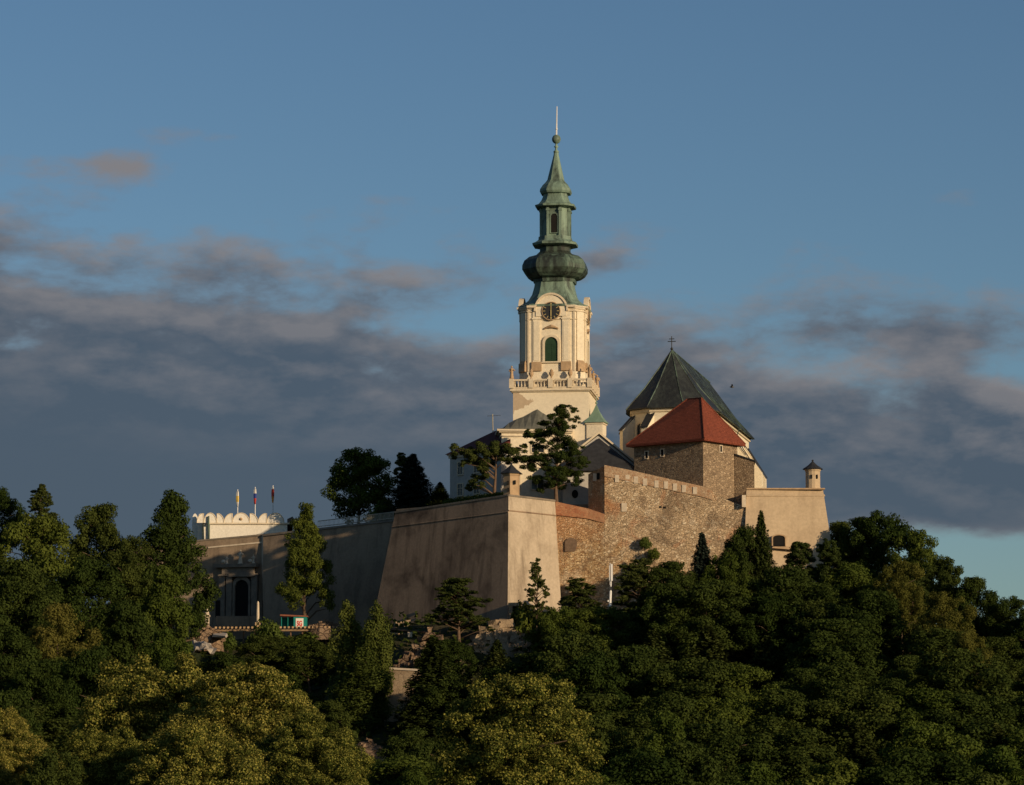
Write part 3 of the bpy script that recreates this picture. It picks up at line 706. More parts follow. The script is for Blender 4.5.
# balustrade
bal = MB(TW)
hb = Hb + .16
for s in (-1, 1):
    for (z0, z1, w_) in ((zz(388.4), zz(387.4), .17), (zz(381.2), zz(379.6), .20)):
        bal.bb(-hb - w_, hb + w_, s * hb - w_, s * hb + w_, z0, z1)
        bal.bb(s * hb - w_, s * hb + w_, -hb + w_, hb - w_, z0, z1)
balo = bal.build('balustrade', M['cream_trim'], bt)
posts = (-1, -.5, 0, .5, 1)
for s in (-1, 1):
    for p_ in posts:
        b = MB(TW); b.box((p_ * hb, s * hb, (zz(388.4) + zz(379.2)) / 2), (.62, .62, zz(379.2) - zz(388.4))); b.build('pedestal', M['cream_trim'], balo)
        if abs(p_) < 1: b = MB(TW); b.box((s * hb, p_ * hb, (zz(388.4) + zz(379.2)) / 2), (.62, .62, zz(379.2) - zz(388.4))); b.build('pedestal', M['cream_trim'], balo)
bz0, bz1 = zz(387.4), zz(381.2)
proto = None
def baluster(u, v):
    global proto
    if proto is None:
        hgt = bz1 - bz0
        q = MB(); q.lathe([(.07, 0), (.07, .08), (.11, hgt * .3), (.05, hgt * .62), (.045, hgt * .8), (.08, hgt)], 8)
        proto = q.build('baluster', M['cream_trim'], None, True); o = proto
    else: o = proto.copy(); COL.objects.link(o)
    o.parent = balo; w = TW @ Vector((u, v, bz0)); o.location = w - Vector(balo['_o'])
for q in range(4):
    for k in range(5):
        p_ = -1 + q * .5 + .5 * (k + 1) / 6
        baluster(p_ * hb, -hb); baluster(hb, p_ * hb)
        if q in (0, 1): baluster(-hb, p_ * hb * 1.0)
# statues and urns on the balustrade
zs = zz(379.2)
for u, v, h_, a in ((-hb, -hb, 1.75, 1), (hb, -hb, 1.75, -1), (hb, 0, 1.6, 1), (hb, hb, 1.75, -1), (-hb, hb, 1.7, 1)):
    b = MB(TW); statue_mesh(b, u, v, zs, h_, a); b.build('statue', M['ochre'], bt)
for u, m_ in ((-.5, 'ochre'), (0.02, 'ochre'), (.5, 'ochre')):
    b = MB(TW); b.lathe([(.16, zs), (.08, zs + .2), (.3, zs + .55), (.34, zs + .8), (.2, zs + .95), (.25, zs + 1.05), (.06, zs + 1.3)], 10, (u * hb, -hb)); b.build('urn', M[m_], bt)
# shaft
S = 4.26; cf = .735; sec = sq(1, cf)
zs0, zs1 = zz(389), zz(306)
MB(TW).lathe([(S * 1.03, zs0), (S * 1.03, zz(371.5)), (S, zz(371)), (S, zs1)], 8, sec=sec).build('shaft', M['cream'], bt)
b = MB(TW)
for (k, y0, y1) in ((1.035, 311.5, 310.2), (1.02, 319.5, 318.8), (1.030, 309.0, 307.2), (1.040, 307.2, 305.4)): b.lathe([(S * k, zz(y0)), (S * (k + .012), zz((y0 + y1) / 2)), (S * k, zz(y1))], 8, sec=sec)
b.build('cornice', M['cream_trim'], bt)
def faces():
    for k in range(4): yield TW @ Matrix.Rotation(k * math.pi / 2, 4, 'Z')
for k, F in enumerate(faces()):
    for s in (-1, 1):
        u = s * S * .46
        b = MB(F); b.bb(u - .52, u + .52, -S - .14, -S + .1, zz(361.5), zz(311.6)); b.bb(u - .36, u + .36, -S - .19, -S, zz(360), zz(321)); b.bb(u - .62, u + .62, -S - .24, -S, zz(319), zz(317.5)); b.build('pilaster', M['cream'], bt)
        b = MB(F); b.bb(u - .66, u + .66, -S - .32, -S, zz(370.6), zz(361.5)); b.build('pilaster_plinth', M['ochre'], bt)
        b = MB(F); u = s * S * .715; b.bb(u - .12, u + .12, -S - .10, -S + .1, zz(371), zz(311.6)); b.build('pilaster_strip', M['cream_trim'], bt)
    # chamfer pilaster
    Cm = F @ Matrix.Translation((S * (1 + cf) / 2, -S * (1 + cf) / 2, 0)) @ Matrix.Rotation(R(45), 4, 'Z')
    b = MB(Cm); b.bb(-.55, .55, -.16, .1, zz(360), zz(311.6)); b.build('pilaster', M['cream'], bt)
    b = MB(Cm); b.bb(-.62, .62, -.42, 0, zz(371), zz(363.0)); b.prism([(-.62, -.42, zz(363)), (.62, -.42, zz(363)), (.62, 0, zz(363)), (-.62, 0, zz(363))], [(-.5, -.2, zz(360)), (.5, -.2, zz(360)), (.5, 0, zz(360)), (-.5, 0, zz(360))]); b.build('pilaster_plinth', M['ochre'], bt)
    # arched gable over the clock
    ra = 2.05; zc = zz(311)
    arc = [(ra * math.cos(a), zc + ra * 1.07 * math.sin(a)) for a in [math.pi * q / 16 for q in range(17)]]
    b = MB(F); pr = arc + [(-ra, zz(316)), (ra, zz(316))]; b.prism([(x, -S - .26, z) for x, z in pr], [(x, -S + .15, z) for x, z in pr]); b.build('clock_gable', M['cream'], bt)
    b = MB(F); inn = [(x, z) for x, z in arc]; out = [(x * 1.12, zc + (z - zc) * 1.12) for x, z in arc]; put = lambda a, c_, d: (a, -S + c_, d)
    n_ = len(inn); A = b.ring([put(x, -.42, z) for x, z in out]); B_ = b.ring([put(x, -.42, z) for x, z in inn]); C_ = b.ring([put(x, .2, z) for x, z in out]); D_ = b.ring([put(x, .2, z) for x, z in inn])
    for i in range(n_ - 1): b.f += [(A[i], A[i + 1], B_[i + 1], B_[i]), (C_[i + 1], C_[i], D_[i], D_[i + 1]), (A[i], C_[i], C_[i + 1], A[i + 1]), (B_[i], B_[i + 1], D_[i + 1], D_[i])]
    b.f += [(A[0], B_[0], D_[0], C_[0]), (A[-1], C_[-1], D_[-1], B_[-1])]
    for s in (-1, 1):   # short cornice returns on both sides of the arch
        x0, x1 = sorted((s * ra * 1.0, s * S * .76)); b.bb(x0, x1, -S - .48, -S + .3, zz(307.4), zz(305.2))
    b.build('gable_moulding', M['cream_trim'], bt)
    # clock
    Fz = F @ Matrix.Translation((0, -S - .28, zc))
    disc = lambda r_, n_=28: [(r_ * math.cos(2 * math.pi * q / n_), r_ * math.sin(2 * math.pi * q / n_)) for q in range(n_)]
    b = MB(Fz); b.prism([(x, -.06, z) for x, z in disc(1.2)], [(x, .05, z) for x, z in disc(1.2)]); clk = b.build('clock_face', M['blackmetal'], bt)
    b = MB(Fz); band(b, disc(1.16), disc(1.26), -.11, .03, lambda a, c_, d: (a, c_, d)); b.build('clock_rim', M['ochre'], clk)
    b = MB(Fz)
    for q in range(12):
        a = math.pi * 2 * q / 12; c1, s1 = math.cos(a), math.sin(a); w_ = .09 if q in (3, 9) else .045
        b.prism([(c1 * .78 - s1 * w_, -.10, s1 * .78 + c1 * w_), (c1 * 1.08 - s1 * w_, -.10, s1 * 1.08 + c1 * w_), (c1 * 1.08 + s1 * w_, -.10, s1 * 1.08 - c1 * w_), (c1 * .78 + s1 * w_, -.10, s1 * .78 - c1 * w_)],
                [(c1 * .78 - s1 * w_, -.07, s1 * .78 + c1 * w_), (c1 * 1.08 - s1 * w_, -.07, s1 * 1.08 + c1 * w_), (c1 * 1.08 + s1 * w_, -.07, s1 * 1.08 - c1 * w_), (c1 * .78 + s1 * w_, -.07, s1 * .78 - c1 * w_)])
    b.build('numeral_marks', M['gold'], clk)
    b = MB(Fz); b.bb(-.05, .05, -.16, -.12, -.15, .98); b.bb(-.07, .07, -.2, -.17, -.72, .1); b.build('clock_hands', M['gold'], clk)
    # tall louvred window
    w_, h_ = 1.72, zz(337) - zz(361.5)
    fwin = arched_window(bt, F, 0, -S, zz(361.3), w_, h_, .30, 'window', M['cream_trim'], M['shutter'], .26, False)
    b = MB(F)
    for q in range(9): zq = zz(360.8) + q * .27; b.bb(-w_ / 2 + .12, -.06, -S - .12, -S - .07, zq, zq + .12); b.bb(.06, w_ / 2 - .12, -S - .12, -S - .07, zq, zq + .12)
    b.build('shutter_slat', M['shutter'], fwin)
    b = MB(F); b.bb(-1.35, 1.35, -S - .3, -S, zz(362.6), zz(361.6)); b.build('sill', M['cream_trim'], fwin)
    b = MB(F); b.tube([(-.95, -S - .12, zz(328.5)), (-.5, -S - .2, zz(327)), (0, -S - .25, zz(326.2)), (.5, -S - .2, zz(327)), (.95, -S - .12, zz(328.5))], [.1, .14, .24, .14, .1], 6); b.build('ornament', M['ochre'], bt)
# copper helm
lean = lambda z: max(0.0, (z - zz(300)) * .011)
hs = 420 / 3200
def helm(prof, name, m_, ch_=.55, smooth=False):
    b = MB(TW); b.lathe([(hw * hs / 1.03, zz(y)) for hw, y in prof], 8, sec=sq(1, ch_), shear=lean); return b.build(name, m_, bt, smooth)
helm([(36.5, 306), (36.8, 304.4), (32, 303), (26, 299), (22.5, 294), (20.5, 288), (19.7, 283.5)], 'lower_roof', M['copper'], .62)
helm([(19.7, 284.2), (21.5, 284), (22, 281), (21, 280.6), (26, 279), (30.2, 276.0), (33.0, 271.5), (33.0, 267.5), (31, 262.5), (26, 258.3), (19, 256), (15.5, 252.5), (15.5, 249), (18, 247)], 'onion_dome', M['copper_dark'], .5)
helm([(17, 247.4), (22.8, 246.6), (23.2, 244.5), (20, 243.2), (17.3, 241.2)], 'lantern_ledge', M['copper'], .5)
helm([(17.0, 241.4), (16.8, 238), (13.6, 237.6), (13.4, 209.5), (16, 208.5)], 'lantern', M['copper'], .55)
for k, F in enumerate(faces()):
    for s in (-1, 1):
        u = s * .82; x0 = lean(zz(225)) if True else 0
        G = TW @ Matrix.Translation((x0, 0, 0)) @ Matrix.Rotation(k * math.pi / 2, 4, 'Z')
        b = MB(G); b.bb(u - .17, u + .17, -13.4 * hs - .28, -13.4 * hs + .12, zz(238), zz(209.5)); b.bb(u - .24, u + .24, -13.4 * hs - .36, -13.4 * hs, zz(213), zz(211)); b.build('lantern_column', M['copper'], bt)
    arched_window(bt, G, 0, -13.4 * hs + .02, zz(235), .85, zz(216) - zz(235), .16, 'lantern_window', M['copper'], M['hole'], .15, False)
helm([(16, 209), (20.3, 208.4), (20.8, 206.6), (17.2, 205.2), (14.6, 202), (12.8, 197.5), (12.4, 194.8)], 'lantern_roof', M['copper'], .55)
helm([(12.4, 195.2), (15.2, 194.6), (16.2, 192.5), (15.8, 190), (13.2, 186), (10.2, 182.8), (8.6, 180.5), (8.2, 178.5), (2.6, 155), (2.4, 152.5)], 'spire', M['copper'], .5)
b = MB(TW); b.lathe([(.34, zz(153)), (.38, zz(151.5)), (.16, zz(150)), (.16, zz(148)), (.32, zz(146.8)), (.14, zz(145.5)), (.14, zz(143))], 12, shear=lean); b.build('spire_knob', M['copper'], bt, True)
xo = lean(zz(139)); b = MB(TW); b.sphere((xo, 0, zz(139.3)), .60, 16, 10, 1.05); b.build('orb', M['copper'], bt, True)
b = MB(TW); xo = lean(zz(120)); b.tube([(xo - .02, 0, zz(135)), (xo + .02, 0, zz(122)), (xo + .06, 0, zz(106.5))], [.12, .09, .06], 6); b.sphere((xo, 0, zz(129)), .16); b.build('finial_rod', M['steel'], bt)

# small turret with green roof right of the tower
gt = thing('stair_turret', 'little cream turret with pale green pyramid roof beside the bell tower', 'turret', (PX(597, 419), 419, PZ(470, 419)))
Gm = frame(PX(597, 419), 419, -15); hw = 1.08
MB(Gm).bb(-hw, hw, -hw, hw, PZ(480, 419), PZ(423.5, 419)).build('wall', M['cream'], gt)
MB(Gm).bb(-hw - .12, hw + .12, -hw - .12, hw + .12, PZ(425, 419), PZ(423.4, 419)).build('cornice', M['cream_trim'], gt)
MB(Gm).lathe([(hw * 1.28, PZ(423.3, 419)), (hw * 1.24, PZ(422.6, 419)), (hw * .75, PZ(417.5, 419)), (hw * .35, PZ(411.5, 419)), (.06, PZ(405, 419))], 4, sec=[(-1, -1), (1, -1), (1, 1), (-1, 1)]).build('roof', M['greenroof'], gt)
b = MB(Gm); b.tube([(0, 0, PZ(406, 419)), (0, 0, PZ(396, 419))], .06, 5); b.sphere((0, 0, PZ(403, 419)), .16); b.build('finial', M['greenroof'], gt)

# ------------------------------------------------------------------ bishop's palace, lit central front
Yc = 417.5
cb = thing('church_front', 'cream church front with grey curved hipped roof below the bell tower', 'building', (PX(535, Yc), Yc, PZ(503, Yc)))
Cm = frame(PX(501.5, Yc), Yc, 3)
k_ = Yc / FPX
wC = 71 * k_
MB(Cm).bb(0, wC, 0, 6, PZ(508, Yc), PZ(431.5, Yc)).build('wall', M['cream'], cb)
b = MB(Cm)
for e_, y0, y1 in ((.35, 432.6, 431.2), (.6, 431.2, 429.2), (.2, 436.5, 435.3)): b.bb(-e_, wC + .1, -e_, 6, PZ(y0, Yc), PZ(y1, Yc))
b.build('cornice', M['cream_trim'], cb)
prof = [(-3.5, 429.4), (2, 426.5), (8, 421.5), (17, 417), (23, 415), (30, 411), (37, 406.5), (43, 409.5), (52, 414), (62, 421), (71, 429.2)]
b = MB(Cm); fr_ = [((u) * k_, -.5 if i in (0, len(prof) - 1) else 1.6, PZ(y, Yc)) for i, (u, y) in enumerate(prof)]
ee = [(u * k_, -.65, PZ(429.3, Yc)) for u, y in prof]; bk = [(x, 5.2, z) for x, _, z in fr_]
A = b.ring(ee); B_ = b.ring(fr_); C_ = b.ring(bk); D_ = b.ring([(x, 5.2, z) for x, _, z in ee])
for i in range(len(prof) - 1): b.f += [(A[i], A[i + 1], B_[i + 1], B_[i]), (B_[i], B_[i + 1], C_[i + 1], C_[i]), (C_[i], C_[i + 1], D_[i + 1], D_[i]), (A[i], D_[i], D_[i + 1], A[i + 1])]
b.build('roof', M['greyroof'], cb)
for px_, py_, w_, h_ in ((537.5, 489, 1.5, 1.7), (538, 452, 1.6, 1.0), (515, 489, 1.2, 1.6)):
    rect_window(cb, Cm, (px_ - 501.5) * k_, 0, PZ(py_, Yc), w_, h_, .16, M['cream_trim'])
b = MB(Cm); b.bb(wC - 2.1, wC - .02, -1.4, -.01, PZ(508, Yc), PZ(470, Yc)); b.build('porch_wall', M['cream'], cb)
b = MB(Cm); b.sphere(((585 - 501.5) * k_, -.05, PZ(494, Yc)), .01); 
# left wing in shade with dark red roof
Yw = 416.0; th = 58
pl = P(450, 455, 424.5); pr = P(501, 455, 416.5)
dirv = Vector((pr.x - pl.x, pr.y - pl.y, 0)); Lw = dirv.length; Pm = facem(Vector((pl.x, pl.y, 0)), dirv)
pw = thing('palace_wing', 'pale palace wing in shade with dark red tiled roof left of the church', 'building', (pl.x, pl.y, PZ(505, 420)))
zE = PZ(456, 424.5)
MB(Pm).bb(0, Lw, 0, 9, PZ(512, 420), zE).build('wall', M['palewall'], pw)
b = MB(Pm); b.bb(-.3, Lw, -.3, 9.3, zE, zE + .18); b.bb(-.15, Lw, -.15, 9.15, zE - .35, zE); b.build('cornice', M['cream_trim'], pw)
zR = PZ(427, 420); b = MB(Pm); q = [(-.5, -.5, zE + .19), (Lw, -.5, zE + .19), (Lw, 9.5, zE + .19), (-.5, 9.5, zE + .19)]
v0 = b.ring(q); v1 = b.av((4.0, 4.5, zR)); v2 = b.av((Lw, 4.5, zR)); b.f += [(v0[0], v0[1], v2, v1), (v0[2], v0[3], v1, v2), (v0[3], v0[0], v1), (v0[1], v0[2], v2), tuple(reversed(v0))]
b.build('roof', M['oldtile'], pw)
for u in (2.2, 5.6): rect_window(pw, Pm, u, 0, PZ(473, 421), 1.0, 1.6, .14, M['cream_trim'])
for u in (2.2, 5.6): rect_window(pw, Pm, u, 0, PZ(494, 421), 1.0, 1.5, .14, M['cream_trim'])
# antenna on the roof
q = P(493, 429, 421); aer = thing('roof_aerial', 'thin pale aerial mast on the dark red roof', 'aerial', tuple(q))
b = MB(); b.tube([q + Vector((0, 0, -.4)), P(492.6, 414, 421)], .07, 6); b.build('mast', M['railpaint'], aer)
b = MB(); z = P(494, 416, 421); b.tube([z + Vector((-.9, 0, 0)), z + Vector((.9, 0, .1))], .03, 4)
for s in (-.8, -.4, 0, .4, .8): b.tube([z + Vector((s, -.3, 0)), z + Vector((s, .3, 0))], .02, 4)
b.build('antenna_element', M['slate'], aer)

# gabled building in shade: gable wall with light raking coping and dark hipped roof in front
Yg = 414.5
gb = thing('gabled_chapel', 'low building with dark triangular roof and light gable edge beside the rubble rampart', 'building', (PX(600, Yg), Yg, PZ(505, Yg)))
apx = P(599, 432.5, Yg); lf = P(558, 465, Yg); rg = P(641, 467, Yg)
b = MB(); b.extr([P(561, 509, Yg), P(637, 509, Yg), P(637, 466, Yg), P(599, 435, Yg), P(561, 464, Yg)], (0, 6, 0)); b.build('wall', M['palewall'], gb)
b = MB()
for A, B_ in ((lf, apx), (apx, rg)): b.prism([A + Vector((0, -.35, -.18)), B_ + Vector((0, -.35, -.18)), B_ + Vector((0, 6.2, -.18)), A + Vector((0, 6.2, -.18))], [A + Vector((0, -.35, .12)), B_ + Vector((0, -.35, .12)), B_ + Vector((0, 6.2, .12)), A + Vector((0, 6.2, .12))])
b.build('gable_coping', M['cream_trim'], gb)
b = MB(); a_, b_, c_ = P(561.5, 470.5, Yg - 4.0), P(635, 471, Yg - 4.0), P(599, 438, Yg - .25)
v = b.ring([a_, b_, c_, P(562.5, 466.5, Yg - .02), P(635, 467, Yg - .02)]); b.f += [(v[0], v[1], v[2]), (v[0], v[2], v[3]), (v[1], v[4], v[2]), (v[0], v[3], v[4], v[1]), (v[2], v[4], v[3])]
b.build('roof', M['slate'], gb)
b = MB(); wl2 = [P(563, 508, Yg - 3.4), P(632, 508, Yg - 3.4), P(632, 470.5, Yg - 3.4), P(563, 470.5, Yg - 3.4)]; b.extr(wl2, (0, 3.39, 0)); b.build('porch_wall', M['palewall'], gb)
cx = P(575, 494, Yg - 3.45); b = MB(); b.prism([cx + Vector((.42 * math.cos(a * math.pi / 8), 0, .55 * math.sin(a * math.pi / 8))) for a in range(16)], [cx + Vector((.42 * math.cos(a * math.pi / 8), .2, .55 * math.sin(a * math.pi / 8))) for a in range(16)]); b.build('oval_window', M['hole'], gb)

# ------------------------------------------------------------------ gate wall and left curtain wall
lw = thing('curtain_wall', 'long dark plaster curtain wall between the gate and the central bastion', 'wall', (PX(330, 440), 440, PZ(625, 440)))
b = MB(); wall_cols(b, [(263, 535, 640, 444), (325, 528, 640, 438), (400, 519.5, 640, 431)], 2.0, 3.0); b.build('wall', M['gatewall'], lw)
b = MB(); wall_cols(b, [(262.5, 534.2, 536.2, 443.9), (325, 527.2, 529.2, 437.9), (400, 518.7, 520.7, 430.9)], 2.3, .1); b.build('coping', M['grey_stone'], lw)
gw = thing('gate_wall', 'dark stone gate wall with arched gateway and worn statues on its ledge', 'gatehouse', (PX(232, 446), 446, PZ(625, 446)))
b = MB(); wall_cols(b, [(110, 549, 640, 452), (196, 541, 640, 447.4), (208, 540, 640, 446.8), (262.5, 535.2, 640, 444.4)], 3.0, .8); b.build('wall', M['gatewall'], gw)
b = MB(); wall_cols(b, [(208, 546.8, 548.2, 446.65), (262.5, 541.5, 543, 444.25)], .5, .02); b.build('string_course', M['pale_stone'], gw)
b = MB(); wall_cols(b, [(196, 540, 541.6, 447.3), (262.5, 534.0, 535.8, 444.3)], 3.2, .02); b.build('coping', M['grey_stone'], gw)
b = MB(); wall_cols(b, [(261.8, 534.6, 600, 444.2), (264.0, 534.4, 600, 444.0)], .5, .1); b.build('edge_quoin', M['pale_stone'], gw)
g0 = P(232, 620, 444.95); gd = (P(262, 620, 443.6) - P(208, 620, 446.0)); Gt = facem(Vector((g0.x, g0.y, 0)), Vector((gd.x, gd.y, 0)))
kG = .1392; gu = lambda px_: (px_ - 232) * kG; gz = lambda y_: PZ(y_, 444.5)
b = MB(Gt); pin = arch_poly(14.5 * kG, gz(580) - gz(619), 12); pout = [(x * 1.32, z * 1.09 + (0)) for x, z in pin]
put = lambda a, c_, d: (gu(242.8) + a, c_, gz(619) + d); band(b, pin, pout, -.35, .6, put); ga = b.build('gateway', M['grey_stone'], gw)
b = MB(Gt); b.prism([put(x, -.02, z) for x, z in pin], [put(x, .3, z) for x, z in pin]); b.build('gate_opening', M['hole'], ga)
b = MB(Gt)
for px_ in (222, 229.5, 256.5): b.bb(gu(px_) - .42, gu(px_) + .42, -.45, .5, gz(621), gz(574)); b.bb(gu(px_) - .52, gu(px_) + .52, -.6, .5, gz(576), gz(574.5))
b.build('pilaster', M['grey_stone'], gw)
b = MB(Gt); b.bb(gu(229.5), gu(257), -.7, .5, gz(577), gz(573.8)); b.bb(gu(214), gu(259.5), -.9, .5, gz(567.5), gz(564)); b.bb(gu(222), gu(256), -.5, .5, gz(573.8), gz(567.5)); b.build('entablature', M['grey_stone'], gw)
for px_, h_ in ((227.5, 1.1), (242, 1.9), (256, 1.2)):
    b = MB(Gt); statue_mesh(b, gu(px_), -.55, gz(564), h_, 1 if px_ < 250 else -1)
    if h_ < 1.5: b.sphere((gu(px_) - .5, -.5, gz(564) + .35), .36, 8, 6, .8)
    b.build('statue', M['pale_stone'], gw)
b = MB(Gt); b.bb(gu(218) - .35, gu(218) + .35, -.5, .2, gz(617), gz(600)); b.build('niche_door', M['hole'], gw)
# low parapet in front of the gate
b = MB(); front_panel(b, 216, 262, 616, 626, 441, 440, .4); o = b; 
solo(b, 'parapet_wall', M['gatewall'], tuple(P(239, 626, 440.6)), 'low dark parapet wall in front of the arched gateway', 'wall')

# railing along the curtain wall top
rl = thing('railing', 'pale slatted railing along the curtain wall top under the big round tree', 'railing', tuple(P(358, 523, 435)))
def rp(px_, dy=0): t_ = (px_ - 325) / 75.0; return P(px_, 528 - 8.5 * t_ - 1 + dy, 439.2 - 7 * t_)
b = MB(); b.tube([rp(318, -6.6), rp(395, -7.2)], .06, 5); b.tube([rp(318, -1.2), rp(395, -1.2)], .05, 5); b.build('rail', M['railpaint'], rl)
b = MB()
for k in range(60): px_ = 318 + k * 1.28; b.tube([rp(px_), rp(px_, -6.9)], .035 if px_ < 346 else .06, 4)
b.build('slats', M['railpaint'], rl)

# ------------------------------------------------------------------ white palace with scalloped parapet
Yp = 454.0; kp = Yp / FPX
wp = thing('white_palace', 'long white palace front with scalloped half-moon parapet above the gate wall', 'building', (PX(245, Yp), Yp, PZ(545, Yp)))
Wm = frame(PX(209, Yp), Yp, 0)
pzv = lambda y_: PZ(y_, Yp)
MB(Wm).bb(0, 84 * kp, 0, 9, pzv(565), pzv(523.8)).build('wall', M['white'], wp)
MB(Wm).bb(-.1, 84.5 * kp, -.25, .3, pzv(524.4), pzv(522.8)).build('cornice', M['cream_trim'], wp)
lobes = []
def half(u0, u1, top=513):  # full half-moon
    c_ = (u0 + u1) / 2; r_ = (u1 - u0) / 2; return [(u0, 522.8)] + [(c_ - r_ * math.cos(math.pi * k / 14), 522.8 - (522.8 - top) * math.sin(math.pi * k / 14)) for k in range(15)][1:-1] + [(u1, 522.8)]
def quarter(u0, u1, side):  # crescent that rises towards one side
    pts = []
    for k in range(9):
        a = math.pi / 2 * k / 8
        u = (u0 + (u1 - u0) * (1 - math.cos(a))) if side > 0 else (u1 - (u1 - u0) * (1 - math.cos(a)))
        pts.append((u, 522.8 - 9.4 * math.sin(a)))
    if side > 0: return [(u0, 522.8)] + pts[1:] + [(u1, 522.8)]
    return [(u1, 522.8)] + pts[1:] + [(u0, 522.8)]
seq = []
def lobes_from(x0):
    out = []
    x = x0
    return out
items = [('h', 205.5, 216.5), ('q', 217, 224, -1), ('q', 224, 232.3, 1), ('h', 232.5, 249.5), ('q', 250, 258, -1), ('q', 258, 266.5, 1), ('h', 267, 284)]
items = [('q', 197, 203.5, 1), ('h', 204, 216.5), ('q', 217, 224, -1), ('q', 224, 232.3, 1), ('h', 232.5, 249.5), ('q', 250, 258, -1), ('q', 258, 266.5, 1), ('h', 267, 284)]
for it in items:
    pts = half(it[1], it[2]) if it[0] == 'h' else quarter(it[1], it[2], it[3])
    b = MB(); b.prism([P(u, y_, Yp - .02) for u, y_ in pts], [P(u, y_, Yp - .02) + Vector((0, .45, 0)) for u, y_ in pts]); m_ = b.build('parapet_moon', M['white'], wp)
    # raised rim
    inn = pts; c_ = sum(p[0] for p in pts) / len(pts)
    b = MB(); arc = [P(u, y_, Yp - .02) for u, y_ in pts[(0):]]
    b.tube(arc, .07, 6); b.build('parapet_rim', M['cream_trim'], m_)
for u in (241,): b = MB(); b.sphere(tuple(P(u, 519, Yp - .05)), .22); b.build('roundel', M['ochre'], wp)
# left return of the palace, set back in steps
for i, (a0, a1, dy) in enumerate(((192, 197.5, 3.0), (197.5, 203, 1.6), (203, 209.2, .7))):
    b = MB(); q = [P(a0, 565, Yp + dy), P(a1, 565, Yp + dy), P(a1, 523, Yp + dy), P(a0, 523, Yp + dy)]; b.extr(q, (0, 7, 0)); b.build('side_wall', M['white'], wp)
    if i < 2: pts = half(a0, a1 + .5, 513.5); b = MB(); b.prism([P(u, y_, Yp + dy) for u, y_ in pts], [P(u, y_, Yp + dy) + Vector((0, .45, 0)) for u, y_ in pts]); b.build('parapet_moon', M['white'], wp)
b = MB(); b.tube([P(208.6, 516, Yp - .3), P(208.6, 522, Yp - .3), P(208.9, 545, Yp - .2)], .13, 6); b.tube([P(202.8, 520, Yp + .4), P(203, 545, Yp + .5)], .1, 6); b.build('drainpipe', M['copper_dark'], wp)
b = MB(); q = [P(273, 524, Yp + 1), P(292, 519, Yp + 1), P(296, 530, Yp + 1), P(285, 535, Yp + 1)]; 
# small roof end beside the palace
b = MB(); b.extr([P(287.2, 534, Yp), P(292.5, 533, Yp), P(292.5, 516.5, Yp), P(287.2, 519, Yp)], (0, 4, 0)); b.build('chimney', M['stucco_dark'], wp)

def flagpole(px_, ytop, ybot, cols, label):
    base = P(px_, ybot, Yp + 2.5); t = thing('flagpole', label, 'flag', tuple(base))
    top = P(px_, ytop, Yp + 2.5)
    b = MB(); b.tube([base - Vector((0, 0, .6)), top], [.08, .05], 6); b.sphere(tuple(top), .09); b.build('pole', M['steel'], t)
    L_ = (P(px_, 0, Yp + 2.5).z - P(px_, 1, Yp + 2.5).z)
    n_ = len(cols)
    for i, (m_, w0, w1) in enumerate(cols):      # hanging folded cloth, one mesh per colour field
        b = MB(); zt, zb_ = top.z - .2, top.z - 16 * L_
        z0_ = zt + (zb_ - zt) * w0; z1_ = zt + (zb_ - zt) * w1
        rr = []
        for z_ in (z0_, (z0_ + z1_) / 2, z1_):
            f_ = (zt - z_) / (zt - zb_); wd = .10 + .16 * math.sin(math.pi * min(1, f_ * .9 + .12)) 
            rr.append([(top.x - .04 - wd * .7, top.y - .1, z_), (top.x + .05, top.y - .26, z_), (top.x + .05 + wd * .55, top.y - .05, z_), (top.x + .02, top.y + .08, z_)])
        for a_, c_ in zip(rr, rr[1:]): b.prism(a_, c_)
        b.build('flag_cloth', M[m_], t)
    return t
flagpole(237.7, 490, 513.5, [('flag_white', 0, .3), ('flag_yellow', .3, .7), ('flag_white', .7, 1)], 'limp yellow and white flag on the leftmost pole above the white palace')
flagpole(255.2, 487.5, 513.5, [('flag_white', 0, .3), ('flag_blue', .3, .62), ('flag_red', .62, 1)], 'limp white, blue and red flag on the middle pole above the white palace')
flagpole(273, 486, 513.5, [('flag_white', 0, .12), ('flag_red', .12, .6), ('flag_orange', .6, 1)], 'limp red and orange flag on the rightmost pole above the white palace')

# ------------------------------------------------------------------ works below the walls
random.seed(3)
# long timber walkway on posts in front of the gate wall
wk = thing('timber_walkway', 'long narrow timber walkway on posts below the arched gateway', 'walkway', tuple(P(275, 640, 424)))
def wp_(px_, y_=629, dY=0): return P(px_, y_ - (px_ - 200) * .004, 427 - (px_ - 200) * .045 + dY)
b = MB(); b.prism([wp_(214, 631.5, -1), wp_(352, 631.5, -1), wp_(352, 631.5, 1.2), wp_(214, 631.5, 1.2)], [wp_(214, 629.6, -1), wp_(352, 629.6, -1), wp_(352, 629.6, 1.2), wp_(214, 629.6, 1.2)]); b.build('deck', M['wood'], wk)
for k in range(34):
    px_ = 216 + k * 4.05; b = MB(); c_ = wp_(px_, 627.8, -1.05); b.box((c_.x, c_.y, c_.z), (.26, .5, .26)); b.build('beam_end', M['wood'], wk)
for k in range(12):
    px_ = 220 + k * 11.8; b = MB(); c_ = wp_(px_, 631.5, -.6); b.bb(c_.x - .09, c_.x + .09, c_.y - .09, c_.y + .09, H(c_.x, c_.y) - .5, c_.z); b.build('post', M['darkwood'], wk)
